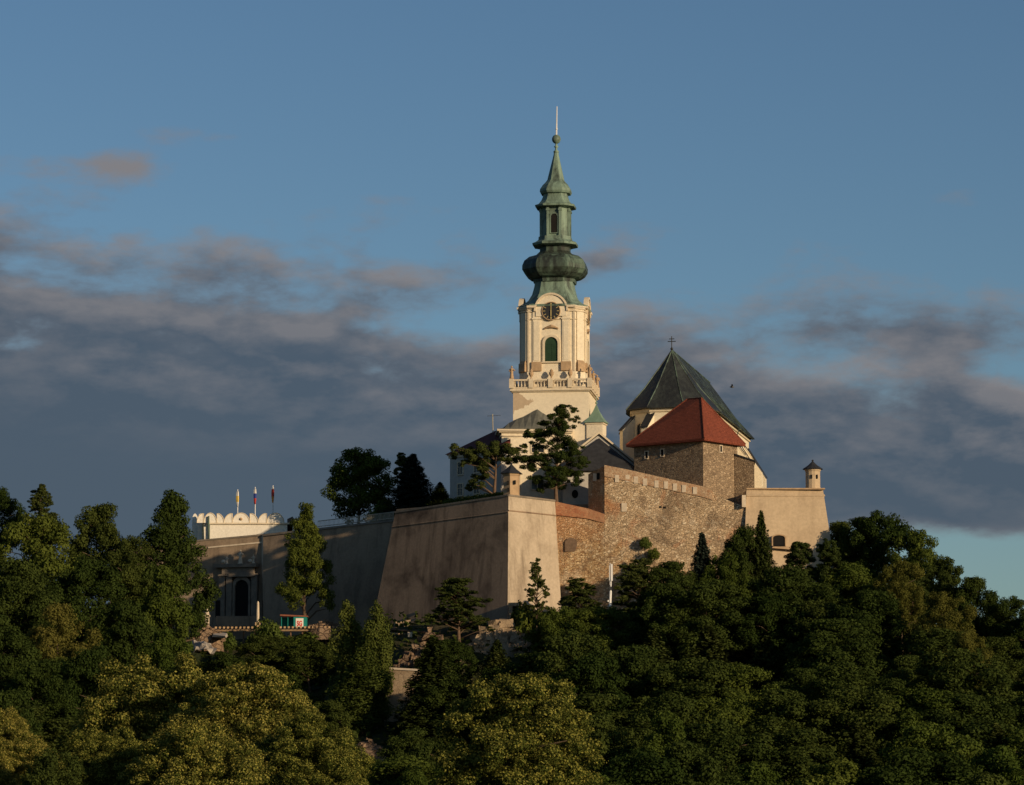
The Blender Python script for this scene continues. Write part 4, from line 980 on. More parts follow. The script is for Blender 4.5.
# small container with sign
c_ = wp_(294, 627, .3); ct = thing('site_container', 'open teal container with white sign lettered in red on the timber walkway', 'container', (c_.x, c_.y, c_.z))
k4 = c_.y / FPX; zc0 = c_.z - .1; zc1 = P(294, 617.3, c_.y).z
MB().bb(c_.x - 12.5 * k4, c_.x + .2, c_.y + .6, c_.y + .8, zc0, zc1).bb(c_.x - 12.5 * k4, c_.x - 12.0 * k4, c_.y - .8, c_.y + .6, zc0, zc1).bb(c_.x - 6.0 * k4, c_.x - 5.6 * k4, c_.y - .8, c_.y + .6, zc0, zc1).build('bay_wall', M['teal'], ct)
MB().bb(c_.x + 0 * k4, c_.x + 13 * k4, c_.y - .9, c_.y + .8, zc0, zc1).build('body', M['teal'], ct)
MB().prism([(c_.x - 13.5 * k4, c_.y - 1, zc1 + .12), (c_.x + 14 * k4, c_.y - 1, zc1 + .002), (c_.x + 14 * k4, c_.y + 1, zc1 + .002), (c_.x - 13.5 * k4, c_.y + 1, zc1 + .12)], [(c_.x - 13.5 * k4, c_.y - 1, zc1 + .34), (c_.x + 14 * k4, c_.y - 1, zc1 + .16), (c_.x + 14 * k4, c_.y + 1, zc1 + .16), (c_.x - 13.5 * k4, c_.y + 1, zc1 + .34)]).build('roof', M['rust'], ct)
sg = MB().bb(c_.x + 2.2 * k4, c_.x + 9.8 * k4, c_.y - .98, c_.y - .905, zc0 + .05, zc1 - .18).build('sign', M['signwhite'], ct)
fc = bpy.data.curves.new('lettering', 'FONT'); fc.body = 'SG'; fc.size = .95; fc.align_x = 'CENTER'; fc.extrude = .015; fc.offset = .03
fo = bpy.data.objects.new('lettering_src', fc); COL.objects.link(fo)
bpy.context.view_layer.update()
fm = bpy.data.meshes.new_from_object(fo.evaluated_get(bpy.context.evaluated_depsgraph_get())); bpy.data.objects.remove(fo)
fm.transform(Matrix.Translation(Vector((c_.x + 6 * k4, c_.y - 1.0, zc0 + .14)) - Vector(ct['_o'])) @ Matrix.Rotation(R(90), 4, 'X') @ Matrix.Diagonal((.62, 1, 1, 1)))
fm.name = 'lettering'; fm.materials.clear(); fm.materials.append(M['signred']); lo_ = bpy.data.objects.new('lettering', fm); COL.objects.link(lo_); lo_.parent = sg
# sand/rubble heaps
def heap(name, px_, y0, y1, hw, Y, m_, label, cat='heap', n=60, seed=1, sz=.35):
    rr = random.Random(seed); b = MB(); base = P(px_, y1, Y); top = P(px_, y0, Y).z - base.z; w = hw * Y / FPX
    for i in range(n):
        a = rr.random() * 6.28; r_ = math.sqrt(rr.random()); x = base.x + w * r_ * math.cos(a); y = base.y + w * .45 * r_ * math.sin(a)
        hh = top * (1 - r_ * .85) * rr.uniform(.3, 1); s = sz * rr.uniform(.6, 1.5)
        q = [Vector((rr.uniform(-1, 1), rr.uniform(-1, 1), 0)).normalized() * s * rr.uniform(.7, 1.1) for _ in range(1)]
        b.box((x, y, base.z + hh - s * .3), (s * rr.uniform(.8, 1.6), s * rr.uniform(.8, 1.4), s * rr.uniform(.6, 1.1)), rr.random() * 3)
        for j in range(1, 9): b.v[-j] = b.v[-j] + Vector((rr.uniform(-.12, .12), rr.uniform(-.12, .12), rr.uniform(-.12, .12))) * s * 2
    b.lathe([(w, base.z - 1.5), (w * .9, base.z), (w * .45, base.z + top * .45), (w * .1, base.z + top * .7)], 10, (base.x, base.y + w * .2))
    return solo(b, name, m_, tuple(base), label, cat)
heap('rubble_heap', 326, 617.5, 629, 20, 421.6, M['dirt'], 'long heap of broken timber and rubble right of the teal container', 'heap', 130, 2, .3)
heap('rubble_heap', 207, 619, 640, 17, 417, M['dirt'], 'heap of earthy rubble under the small statue left of the walkway', 'heap', 170, 5, .3)
heap('boulder_pile', 401, 620, 634, 16, 401, M['retain'], 'pile of pale boulders at the left foot of the central bastion', 'boulders', 34, 8, 1.0)
heap('rubble_heap', 430, 625, 668, 30, 385, M['dirt'], 'ragged heap of rubble and soil between the pines under the bastion', 'heap', 160, 11, .7)
heap('rock_outcrop', 500, 612, 650, 30, 389, M['retain'], 'broken stone footing showing below the sharp bastion corner', 'rocks', 150, 14, .8)
heap('rock_outcrop', 588, 642, 655, 12, 383, M['pale_stone'], 'few pale rocks among trees right of the thin pine', 'rocks', 20, 15, .6)
heap('rubble_heap', 365, 735, 756, 30, 352, M['dirt'], 'pale rubble at the foot of the two poplars', 'heap', 90, 17, .4)
q = P(608, 790, 380)
# statue left of the gate
c_ = P(207, 618, 421); st = thing('garden_statue', 'small pale statue on a slim pedestal left of the gate parapet', 'statue', (c_.x, c_.y, c_.z))
zg = P(207, 616, 421).z
b = MB(); b.bb(c_.x - .3, c_.x + .3, c_.y - .3, c_.y + .3, zg - 1.6, zg - .1); b.bb(c_.x - .4, c_.x + .4, c_.y - .4, c_.y + .4, zg - .1, zg + .1); b.build('pedestal', M['pale_stone'], st)
b = MB(); statue_mesh(b, c_.x, c_.y, zg + .1, 1.75); b.build('figure', M['pale_stone'], st)
c_ = P(257.8, 623.5, 423.6); ps = thing('stone_post', 'slender pale stone post on square footing at the walkway edge', 'post', tuple(c_))
b = MB(); b.lathe([(.16, c_.z), (.19, c_.z + 1.2), (.15, P(257.8, 603, 423.6).z), (.05, P(257.8, 601.2, 423.6).z)], 8, (c_.x, c_.y)); b.build('shaft', M['pale_stone'], ps)
b = MB(); b.bb(c_.x - .33, c_.x + .33, c_.y - .3, c_.y + .3, c_.z - .5, c_.z + .15); b.build('footing', M['ochre'], ps)
# white tarpaulin
b = MB(); NU, NV = 12, 6; gr = []
for j in range(NV + 1):
    row_ = []
    for i in range(NU + 1):
        u, v_ = i / NU, j / NV
        p = P(172 + 42 * u + 3 * math.sin(v_ * 5), 651 + 3 * math.sin(u * 7) - 9.5 * v_ + 2 * math.sin(u * 3.1), 402 + 6 * v_ - 3 * u)
        p.z += .18 * math.sin(i * 2.1 + j) + .12 * math.sin(i * .9 - j * 1.7); row_.append((b.av(p), b.av(p - Vector((0, 0, .06)))))
    gr.append(row_)
for j in range(NV):
    for i in range(NU):
        q4 = [gr[j][i], gr[j][i + 1], gr[j + 1][i + 1], gr[j + 1][i]]; b.f.append(tuple(k[0] for k in q4)); b.f.append(tuple(k[1] for k in reversed(q4)))
solo(b, 'tarpaulin', M['tarp'], tuple(P(197, 650, 405)), 'pale tarpaulin spread over a mound below the little statue', 'tarpaulin')
b = MB(); b.prism([P(212, 637, 415), P(226, 638, 413), P(228, 636, 417), P(214, 634, 418)], [P(213, 634.5, 415), P(225, 636, 413), P(227, 633, 417), P(215, 632, 418)])
solo(b, 'tarpaulin', M['tarp'], tuple(P(219, 638, 415)), 'small scrap of white sheet under the left end of the timber walkway', 'tarpaulin')
# shed scaffolding at the poplar
sc = thing('site_shed', 'dim timber and sheet-roofed work shed at the left foot of the central bastion', 'shed', tuple(P(412, 660, 395)))
b = MB(); b.prism([P(391, 630, 395), P(440, 634, 393), P(442, 632, 399), P(391, 628, 401)], [P(391, 628.6, 395), P(440, 632.6, 393), P(442, 630.6, 399), P(391, 626.6, 401)]); b.build('roof', M['darkwood'], sc)
b = MB(); b.prism([P(388, 660, 399.5), P(436, 662, 398), P(436, 662, 400), P(388, 660, 401)], [P(388, 634, 399.5), P(436, 636, 398), P(436, 636, 400), P(388, 634, 401)]); b.build('back_wall', M['stucco_dark'], sc)
for px_ in (392, 397, 402, 410, 420, 437):
    b = MB(); b.tube([P(px_, 662, 395.2), P(px_, 631, 395.2)], .11, 5); b.build('post', M['rust'] if px_ < 405 else M['darkwood'], sc)
b = MB(); b.tube([P(391, 633.5, 394.6), P(424, 636.5, 393.4)], .14, 5); b.tube([P(405, 639, 394.6), P(432, 641, 393.4)], .10, 5); b.build('beam', M['wood'], sc)
b = MB(); b.box(tuple(P(411.5, 634.6, 393.2)), (.9, .5, .6)); b.box(tuple(P(410.5, 639, 393.2)), (.5, .5, .45)); b.build('block', M['pale_stone'], sc)
# tan retaining wall
rw = thing('retaining_wall', 'tan stone retaining wall stepping down behind the right poplar', 'wall', tuple(P(404, 740, 372)))
b = MB(); wall_cols(b, [(384, 668, 760, 374), (419, 670, 760, 372.5), (421, 676, 760, 372.4), (427, 678, 760, 372), (434, 684, 760, 371.6)], 2.5, 3.5); b.build('wall', M['retain'], rw)
b = MB(); wall_cols(b, [(384, 667, 669, 373.9), (419, 669, 671, 372.4)], 2.6, .1); b.build('coping', M['pale_stone'], rw)
# door-like opening at bastion foot
dr_ = thing('stone_doorway', 'small stone doorway with dark opening at the foot of the bastion corner', 'doorway', tuple(P(516, 622, 395.2)))
b = MB(); front_panel(b, 508.5, 512.5, 606, 624, 395.4, 395.6, 1.5); front_panel(b, 517.8, 521, 606, 624, 395.9, 396, 1.5); front_panel(b, 508, 522, 602.5, 606, 395.3, 395.9, 1.7); b.build('surround', M['retain'], dr_)
b = MB(); front_panel(b, 512.4, 517.9, 606, 624, 395.9, 396, 1.0); b.build('opening', M['hole'], dr_)
# white camera/antenna mast
Ym = 381.0; ms_ = thing('antenna_mast', 'slim mast, green below and white antenna panels above, against the rubble wall', 'mast', tuple(P(609.5, 645, Ym)))
b = MB(); b.tube([P(609.3, 650, Ym), P(609.8, 606, Ym)], .09, 6); b.build('lower_pole', M['greenpaint'], ms_)
b = MB(); b.tube([P(610, 607, Ym), P(610.6, 591, Ym)], .15, 8); b.tube([P(610.6, 591, Ym), P(611, 580, Ym)], .09, 6); b.tube([P(610, 585, Ym), P(610, 563, Ym)], .05, 6); b.build('upper_pole', M['steel'], ms_)
b = MB(); q = P(611.7, 572.5, Ym - .1); b.box(tuple(q), (.24, .2, 2.0)); q2 = P(609.7, 573, Ym - .02); b.box(tuple(q2), (.14, .14, 1.8)); b.build('antenna_panel', M['steel'], ms_)
b = MB(); q = P(614, 579.5, Ym); b.box(tuple(q), (.4, .3, .35)); b.tube([P(610, 580, Ym), q], .05, 4); q = P(610.4, 588.3, Ym - .1); b.box(tuple(q), (.36, .3, .4)); b.build('bracket', M['blackmetal'], ms_)
b = MB(); b.box(tuple(P(608.3, 601, Ym)), (.16, .16, .22)); b.box(tuple(P(608.4, 628, Ym)), (.2, .2, .3)); b.build('junction_box', M['steel'], ms_)
b = MB(); b.bb(-.24, .24, -.24, .24, 0, .8); 
# bird in flight
q = P(732, 387, 380); bd = MB(); bd.lathe([(.02, -.28), (.09, -.12), (.11, .05), (.05, .22), (.01, .3)], 6)
bd.v = [Vector((v.z, v.y, v.x)) + q for v in bd.v]
for s in (-1, 1): 
    a_ = [q + Vector((-.1, 0, .03)), q + Vector((.12, 0, .03)), q + Vector((.05, s * .75, .22)), q + Vector((-.12, s * .7, .2))]; bd.prism(a_, [p + Vector((0, 0, .03)) for p in a_])
for s in (-1, 1):
    a_ = [q + Vector((0, .05, .03)), q + Vector((s * .55, .1, .16)), q + Vector((s * .5, -.1, .18)), q + Vector((0, -.1, .03))]
solo(bd, 'bird', M['blackmetal'], tuple(q), 'tiny dark bird in flight right of the church roof', 'bird')

# ------------------------------------------------------------------ foliage
def fol_mesh(name, C, N, S_, T, material, seed, aspect=.62, jit=.5, bloom=None):
    rg_ = np.random.default_rng(seed); n = len(C)
    N = N + rg_.normal(0, jit, (n, 3)); N /= np.linalg.norm(N, axis=1)[:, None] + 1e-9
    t = np.cross(N, rg_.normal(0, 1, (n, 3))); t /= np.linalg.norm(t, axis=1)[:, None] + 1e-9
    w = np.cross(N, t); s = S_[:, None] * .5
    fold = N * s * .35
    V = np.stack([C - t * s, C - w * s * aspect + fold, C + t * s, C + w * s * aspect + fold], 1).reshape(-1, 3)
    me = bpy.data.meshes.new(name); me.vertices.add(4 * n); me.vertices.foreach_set('co', V.ravel().astype('f'))
    me.loops.add(4 * n); me.loops.foreach_set('vertex_index', np.arange(4 * n, dtype='i'))
    me.polygons.add(n); me.polygons.foreach_set('loop_start', np.arange(0, 4 * n, 4, dtype='i')); me.polygons.foreach_set('loop_total', np.full(n, 4, 'i'))
    a = me.attributes.new('tint', 'FLOAT', 'FACE'); a.data.foreach_set('value', T.astype('f'))
    if bloom is not None: a = me.attributes.new('bloom', 'FLOAT', 'FACE'); a.data.foreach_set('value', bloom.astype('f'))
    me.materials.append(material); me.update(calc_edges=True); me.validate(); return me
def clump_leaves(rg_, clumps, per, size, squash=.75, inner=.25, dens_by_r=True):
    """clumps: (x,y,z,r[,squash]). leaves spread on ragged shells"""
    Cs, Ns, Ss, Ts, Bs = [], [], [], [], []
    for c in clumps:
        x, y, z, r = c[:4]; sq_ = c[4] if len(c) > 4 else squash
        n = int(per * (r if not dens_by_r else r * r)); 
        if n < 8: n = 8
        d = rg_.normal(0, 1, (n, 3)); d /= np.linalg.norm(d, axis=1)[:, None]
        rad = np.where(rg_.random(n) < inner, rg_.random(n) * .8, rg_.normal(.93, .11, n))
        lump = 1 + .16 * np.sin(d[:, 0] * 5 + x * 3) * np.sin(d[:, 1] * 4 + y * 2) + .10 * np.sin(d[:, 2] * 7 + z)
        p = d * (rad * lump)[:, None] * r; p[:, 2] *= sq_
        Cs.append(p + (x, y, z)); nn = d.copy(); nn[:, 2] += .35; Ns.append(nn)
        Ss.append(size * rg_.uniform(.65, 1.35, n)); Ts.append(np.clip(rg_.random() * .7 + rg_.normal(.15, .15, n), 0, 1))
        Bs.append(((rad > .82) & (d[:, 2] > -.35) & (rg_.random(n) < .62)).astype(float) * rg_.uniform(.55, 1, n))
    return np.concatenate(Cs), np.concatenate(Ns), np.concatenate(Ss), np.concatenate(Ts), np.concatenate(Bs)
def trunk_mesh(name, H_, clumps, r0, seed, material, lean=0.0, limbs=12, straight=False):
    rr = random.Random(seed); mb = MB(); top = H_ * (.93 if straight else .8)
    pts = [(0, 0, -.8), (0, 0, .2)]; x = y = 0
    for k in range(1, 7):
        if not straight: x += rr.uniform(-.16, .16) * H_ / 12; y += rr.uniform(-.16, .16) * H_ / 12
        pts.append((x + lean * k / 6, y, top * k / 6))
    rad = [r0 * 1.5, r0 * 1.1] + [r0 * (1 - k / 7.2) for k in range(1, 7)]
    mb.tube(pts, rad, 7)
    cs = sorted(clumps, key=lambda c: -c[3]); rr.shuffle(cs)
    for c in cs[:limbs]:
        z0 = max(H_ * .15, min(c[2] - .35 * math.hypot(c[0], c[1]) - .4, top * .95)); f = z0 / top * 6; i = min(5, max(0, int(f)))
        a = Vector(pts[i + 1]); b_ = Vector(pts[min(i + 2, 7)]); s = a.lerp(b_, min(1, f - i)); e = Vector(c[:3])
        m_ = s.lerp(e, .55) + Vector((0, 0, .12 * (e - s).length)); r_ = r0 * .42 * (1 - z0 / H_ * .6)
        mb.tube([s, m_, e], [r_, r_ * .65, r_ * .25], 5)
    me = bpy.data.meshes.new(name); me.from_pydata([tuple(v) for v in mb.v], [], mb.f); me.materials.append(material)
    me.polygons.foreach_set('use_smooth', [True] * len(me.polygons)); return me

LIB = {}
def lib_add(kind, H_, Wd, crown, trunk): LIB.setdefault(kind, []).append((H_, Wd, crown, trunk))
def make_broad(kind, seed, leafm, H_=12.0, Wd=9.0, nclump=46, size=.27, per=270, shape='round', base=.2, cr=(.19, .33), sub=13):
    rg_ = np.random.default_rng(seed); cl = []
    cz, rz, rx = H_ * (base + 1) / 2, H_ * (1 - base) / 2, Wd / 2
    subs = []
    for i in range(sub):                       # main limbs, each carrying a mass of foliage
        th = i * 2.399 + rg_.normal(0, .3); zf = -.75 + 1.6 * (i + .5) / sub + rg_.normal(0, .07)
        wz = math.sqrt(max(.05, 1 - min(1, abs(zf)) ** 2.2))
        if shape == 'cone': wz = min(1, max(.14, .80 - zf * .62))
        if shape == 'egg': wz *= 1 - .22 * max(0, zf)
        sr = rx * rg_.uniform(.30, .44) * (.75 + .35 * wz); ur = max(0, wz * rx - sr * .75) * rg_.uniform(.8, 1.12)
        subs.append((math.cos(th) * ur, math.sin(th) * ur, cz + zf * (rz - sr * .5), sr))
    subs.append((rg_.normal(0, .2), rg_.normal(0, .2), H_ - rx * .32, rx * .32))
    for i in range(nclump):
        sx_, sy_, sz_, sr = subs[i % len(subs)]
        d = rg_.normal(0, 1, 3); d += np.array([sx_, sy_, 0]) / rx * 1.1 + [0, 0, .25]; d /= np.linalg.norm(d)
        r_ = rg_.uniform(*cr) * rx; k = max(0, sr - r_ * .5) * rg_.uniform(.7, 1.25)
        cl.append((sx_ + d[0] * k, sy_ + d[1] * k, min(H_ - r_ * .6, sz_ + d[2] * k * 1.1), r_))
    cl.append((0, 0, H_ - rx * .3, rx * .2)); cl.append((0, 0, cz, rx * .5)); cl.append((0, 0, cz + rz * .4, rx * .34)); cl.append((0, 0, cz - rz * .4, rx * .4))
    a = clump_leaves(rg_, cl, per, size)
    me = fol_mesh(kind + '_crown', a[0], a[1], a[2], a[3], leafm, seed, bloom=a[4])
    lib_add(kind, H_, Wd, me, trunk_mesh(kind + '_trunk', H_, cl, H_ * .022, seed, M['bark']))
def make_poplar(seed):
    H_, Wd = 16.0, 4.6; rg_ = np.random.default_rng(seed); cl = []
    for i in range(60):
        f = (i + rg_.random()) / 60; z = H_ * (.08 + .88 * f); w = Wd / 2 * min(1, .5 + f * 2) * (1 - max(0, f - .6) ** 1.4 * 2.6)
        a = rg_.random() * 6.28; u = rg_.uniform(.2, .75); cl.append((math.cos(a) * w * u, math.sin(a) * w * u, z, max(.35, w * rg_.uniform(.32, .5)), 1.7))
    a = clump_leaves(rg_, cl, 520, .27, inner=.2)
    me = fol_mesh('poplar_crown', *a[:4], M['leaf_poplar'], seed)
    lib_add('poplar', H_, Wd, me, trunk_mesh('poplar_trunk', H_, cl, .22, seed, M['pinebark'], limbs=26, straight=True))
def make_fir(seed, leafm, kind='fir', Wd=5.5, H_=13.0):
    rg_ = np.random.default_rng(seed); Cs, Ns, Ss, Ts = [], [], [], []; cl = []
    z = H_ * .1
    while z < H_ * .985:
        f = (z / H_); L = Wd / 2 * (1 - f) ** .85 + .12; nb = max(5, int(11 * (1 - f) + 4)); a0 = rg_.random() * 6.28
        for k in range(nb):
            a = a0 + 6.28 * k / nb + rg_.normal(0, .15); l_ = L * rg_.uniform(.62, 1.15); n = int(14 + l_ * 34)
            t = rg_.random(n) ** .7; spread = .16 + .28 * t * (1 - t) * 2
            x = math.cos(a) * l_ * t + rg_.normal(0, 1, n) * spread * .5 * l_ * .45; y = math.sin(a) * l_ * t + rg_.normal(0, 1, n) * spread * .5 * l_ * .45
            zz_ = z - .22 * l_ * t + .16 * l_ * t * t + rg_.normal(0, .17, n)
            Cs.append(np.stack([x, y, zz_], 1)); Ns.append(np.tile([math.cos(a) * .3, math.sin(a) * .3, 1.0], (n, 1))); Ss.append(.33 * rg_.uniform(.6, 1.3, n)); Ts.append(np.clip(rg_.normal(.4, .2, n) + .3 * (t > .75), 0, 1))
        z += .30 * (1.15 - f * .5)
    me = fol_mesh(kind + '_crown', np.concatenate(Cs), np.concatenate(Ns), np.concatenate(Ss), np.concatenate(Ts), leafm, seed, .4, .5)
    lib_add(kind, H_, Wd, me, trunk_mesh(kind + '_trunk', H_, [], .17, seed, M['pinebark'], limbs=0, straight=True))
def make_pine(kind, seed, H_, Wd, clumps, leafm=None, per=210, size=.24, r0=.2, lean=0):
    rg_ = np.random.default_rng(seed)
    fine = []
    for c in clumps:
        for _ in range(8): fine.append((c[0] + rg_.normal(0, .55) * c[3], c[1] + rg_.normal(0, .55) * c[3], c[2] + rg_.normal(0, .28) * c[3], c[3] * rg_.uniform(.28, .55), rg_.uniform(.4, .7)))
    a = clump_leaves(rg_, fine, per * 3.8, size * 1.1, .5, .3)
    me = fol_mesh(kind + '_crown', *a[:4], leafm or M['needle'], seed, .35, .6)
    lib_add(kind, H_, Wd, me, trunk_mesh(kind + '_trunk', H_, clumps, r0, seed, M['pinebark'], lean, len(clumps)))
def rand_pine(kind, seed, H_=12.0, Wd=7.0, base=.30, n=85):
    rg_ = np.random.default_rng(seed); cl = []
    for i in range(n):
        f = base + (1 - base) * (i + .5) / n; w = Wd / 2 * (1 - ((f - base) / (1 - base)) ** 1.7 * .8); a = rg_.random() * 6.28; u = rg_.uniform(.25, .9)
        r_ = rg_.uniform(.09, .20) * Wd / 2 * 1.15; cl.append((math.cos(a) * w * u, math.sin(a) * w * u, H_ * f + rg_.normal(0, .3) - .5 * u, r_, rg_.uniform(.45, .8)))
    make_pine(kind, seed, H_, Wd, cl)
for i, s in enumerate((11, 12, 13, 14)): make_broad('broad', s, M['leaf_dark'], nclump=(120, 140, 110, 150)[i], shape=('round', 'egg', 'round', 'egg')[i], base=.05, cr=(.12, .24), per=330)
for i, s in enumerate((21, 22, 23)): make_broad('green', s, M['leaf_mid'], nclump=130, shape=('egg', 'round', 'cone')[i], base=.06, cr=(.12, .23), per=330)
for s in (31, 32): make_broad('olive', s, M['leaf_olive'], nclump=130, size=.24, per=340, base=.06, cr=(.12, .22))
make_broad('cone', 41, M['leaf_mid'], 17, 10, 190, .27, 330, 'cone', .04, (.10, .20), 24)
make_broad('cone', 42, M['leaf_dark'], 17, 10, 190, .27, 330, 'cone', .04, (.10, .20), 24)
for s in (51, 52, 53): make_broad('linden', s, M['leaf_linden'], 14, 12, 380, .17, 820, 'egg', .05, (.07, .15), 19)
make_poplar(61); make_poplar(62)
make_fir(71, M['needle']); make_fir(72, M['needle_blue'], 'bluefir'); make_fir(73, M['needle'], 'fir', 6.5)
rand_pine('pine', 81); rand_pine('pine', 82, base=.18, n=100); rand_pine('pine', 83, base=.36, n=80)
rand_pine('slim_pine', 84, 12, 4.6, .42, 60)
# umbrella pine & tall terrace pine, clumps laid out from their branches
k5 = .1265
def from_px(list_, cx, ybase): return [((x - cx) * k5, dy, (ybase - y) * k5, r * k5, sq_) for x, y, r, dy, sq_ in list_]
um = [(452, 447, 5.5, 0, .6), (459, 451, 7, .8, .6), (468, 453, 8.5, -.8, .55), (478, 449, 10, .5, .5), (489, 452, 9, -1, .55), (484, 458, 10, 1, .5), (497, 452, 9, .3, .5), (508, 450, 9, -.5, .5), (517, 448, 8, .4, .5), (507, 458, 8, -.3, .5), (472, 459, 8, 1.3, .5), (494, 446, 8, 1, .5), (486, 469, 7, .2, .6), (478, 474, 6.5, .6, .6), (472, 480, 7, -.3, .7), (481, 466, 6, -.6, .6), (468, 484, 5, .5, .8), (464, 461, 5, -.7, .6), (523, 446, 5, .2, .5), (491, 460, 6, 1.5, .5)]
make_pine('umbrella_pine', 91, (498 - 440) * k5, 75 * k5, from_px(um, 495, 498), size=.2, per=330, r0=.28)
tp = [(566, 406, 5, 0, .5), (573, 409, 5, .5, .45), (558, 410, 6, -.4, .5), (576, 418, 4.5, .2, .35), (562, 415, 8, .4, .5), (551, 417, 7, -.6, .5), (543, 422, 7, .4, .5), (556, 424, 10, .2, .5), (566, 425, 8, -.5, .5), (545, 431, 10, .6, .5), (558, 434, 11, -.6, .5), (530, 434, 6, .2, .45), (537, 440, 6, -.4, .45), (566, 440, 10, .6, .5), (549, 444, 10, .2, .5), (573, 447, 9, -.4, .5), (527, 432, 5, .5, .4), (537, 452, 9, .5, .5), (522, 458, 8, -.4, .45), (530, 463, 8, .7, .45), (552, 455, 12, -.5, .5), (565, 458, 12, .5, .5), (577, 458, 9, -.2, .45), (516, 456, 5, .2, .45), (543, 467, 10, .4, .45), (558, 470, 11, -.6, .5), (572, 470, 9, .6, .5), (584, 462, 6, .2, .4), (538, 477, 8, -.3, .5), (550, 480, 9, .5, .5), (565, 481, 9, -.3, .5), (576, 478, 6, .3, .5), (541, 486, 5, .4, .6), (570, 452, 8, .9, .5)]
make_pine('terrace_pine', 92, (500 - 402) * k5, 68 * k5, from_px(tp, 556, 500), size=.2, per=300, r0=.26)

# bush mesh
def make_bush(kind, seed, leafm, w=3.0, h=2.0, size=.25):
    rg_ = np.random.default_rng(seed); cl = [(rg_.uniform(-.5, .5) * w * .7, rg_.uniform(-.5, .5) * w * .7, h * rg_.uniform(.25, .75), rg_.uniform(.25, .4) * h, .8) for _ in range(14)]
    a = clump_leaves(rg_, cl, 420, size); lib_add(kind, h, w, fol_mesh(kind + '_crown', *a[:4], leafm, seed), trunk_mesh(kind + '_stem', h, cl, .06, seed, M['bark']))
make_bush('bush', 95, M['leaf_bush']); make_bush('bush', 96, M['leaf_mid'])

count = {}
NAMES = {'broad': 'leafy_tree', 'green': 'leafy_tree', 'olive': 'leafy_tree', 'cone': 'leafy_tree', 'linden': 'lime_tree', 'poplar': 'poplar_tree', 'fir': 'fir_tree', 'bluefir': 'fir_tree', 'pine': 'pine_tree', 'slim_pine': 'pine_tree', 'umbrella_pine': 'pine_tree', 'terrace_pine': 'pine_tree', 'bush': 'bush'}
CATS = {'lime_tree': 'tree', 'leafy_tree': 'tree', 'poplar_tree': 'poplar', 'fir_tree': 'fir tree', 'pine_tree': 'pine tree', 'bush': 'bush'}
warn = []
CROWN = {'broad': 1.7, 'green': 1.7, 'olive': 1.6, 'linden': 1.15, 'pine': 1.6, 'fir': 2.4, 'bluefir': 2.4, 'cone': 2.0}
def tree(kind, px_, ytop, Y, wpx, label, group=None, base=None, rot=None, var=None, ratio=None):
    v = LIB[kind]; i = count.get(kind, 0); count[kind] = i + 1
    H_, Wd, cm, tm = v[i % len(v)] if var is None else v[var]
    top = P(px_, ytop, Y); zb_ = H(top.x, Y) if base is None else base
    h = top.z - zb_
    if h < 2.0 and kind != 'bush' or h > 24: warn.append((kind, px_, ytop, Y, round(h, 1)))
    h = max(h, .6)
    nm = NAMES[kind]
    t = bpy.data.objects.new(nm, None); COL.objects.link(t); t.location = (top.x, Y, zb_ - .15)
    wm = wpx * Y / FPX; sx = wm / Wd; t.rotation_euler = (0, 0, (i * 2.399 if rot is None else rot))
    tag(t, label, CATS[nm], group)
    hc = min(h, wm * (ratio or CROWN.get(kind, 99.0)))          # crown height follows its width, the trunk reaches the ground
    for n_, m_ in (('crown' if nm != 'bush' else 'foliage', cm), ('trunk' if nm != 'bush' else 'stem', tm)):
        o_ = bpy.data.objects.new(n_, m_); COL.objects.link(o_); o_.parent = t
        if m_ is cm: o_.scale = (sx, sx, hc / H_); o_.location = (0, 0, h - hc + .15)
        else: o_.scale = (sx, sx, h / H_)
    return t

# --- castle top
cz = zy
tree('umbrella_pine', 495, 440, 408, 75, 'flat spreading umbrella pine in front of the pale palace wing', base=cz, rot=0)
tree('terrace_pine', 556, 402, 407.5, 69, 'tall dark pine with layered branches in front of the bell tower base', base=cz, rot=0)
zl_ = PZ(523, 437)
tree('green', 360, 448, 449, 72, 'big round dark green tree above the railing left of the bastion', base=zl_ - .5)
tree('bluefir', 413, 454, 437, 62, 'dark bluish fir tree directly right of the big round tree', base=PZ(512, 430))
tree('pine', 404, 454, 443, 34, 'olive green pine wedged between the round tree and the dark fir', base=PZ(512, 436))
tree('fir', 440, 482, 420, 30, 'small bright green fir at the left end of the clipped hedge', base=PZ(507, 420))
tree('bush', 383, 500, 440, 36, 'low green bush at the right foot of the big round tree', base=zl_ - .4)
# clipped hedge
rg_ = np.random.default_rng(9); cl = []
hp0, hp1 = P(447, 502, 413), P(503, 494.5, 404.5)
for k in range(24):
    p = hp0.lerp(hp1, k / 23); cl.append((p.x, p.y, p.z - .1 - .15, .62, .9))
a = clump_leaves(rg_, cl, 900, .2)
hm = fol_mesh('hedge', a[0] - np.array(hp0), *a[1:4], M['leaf_bush'], 9)
ho = bpy.data.objects.new('hedge', hm); COL.objects.link(ho); ho.location = hp0; tag(ho, 'low bright green clipped hedge along the top of the central bastion', 'hedge')
# tree before curtain wall, poplars
tree('cone', 306, 503, 424, 56, 'tall narrow leafy tree standing against the dark curtain wall', var=0, ratio=2.2)
tree('bush', 300, 633, 421.5, 46, 'low bush growing under the deck below the teal container')
tree('bush', 268, 617, 420, 34, 'low green bush just left of the teal container')
tree('poplar', 349, 597, 373, 37, 'left one of the two columnar poplars below the curtain wall')
tree('poplar', 377, 599, 370, 36, 'right one of the two columnar poplars, beside the tan retaining wall')
tree('poplar', 363, 645, 366, 52, 'lower bushy poplar filling the gap between the twin poplars')
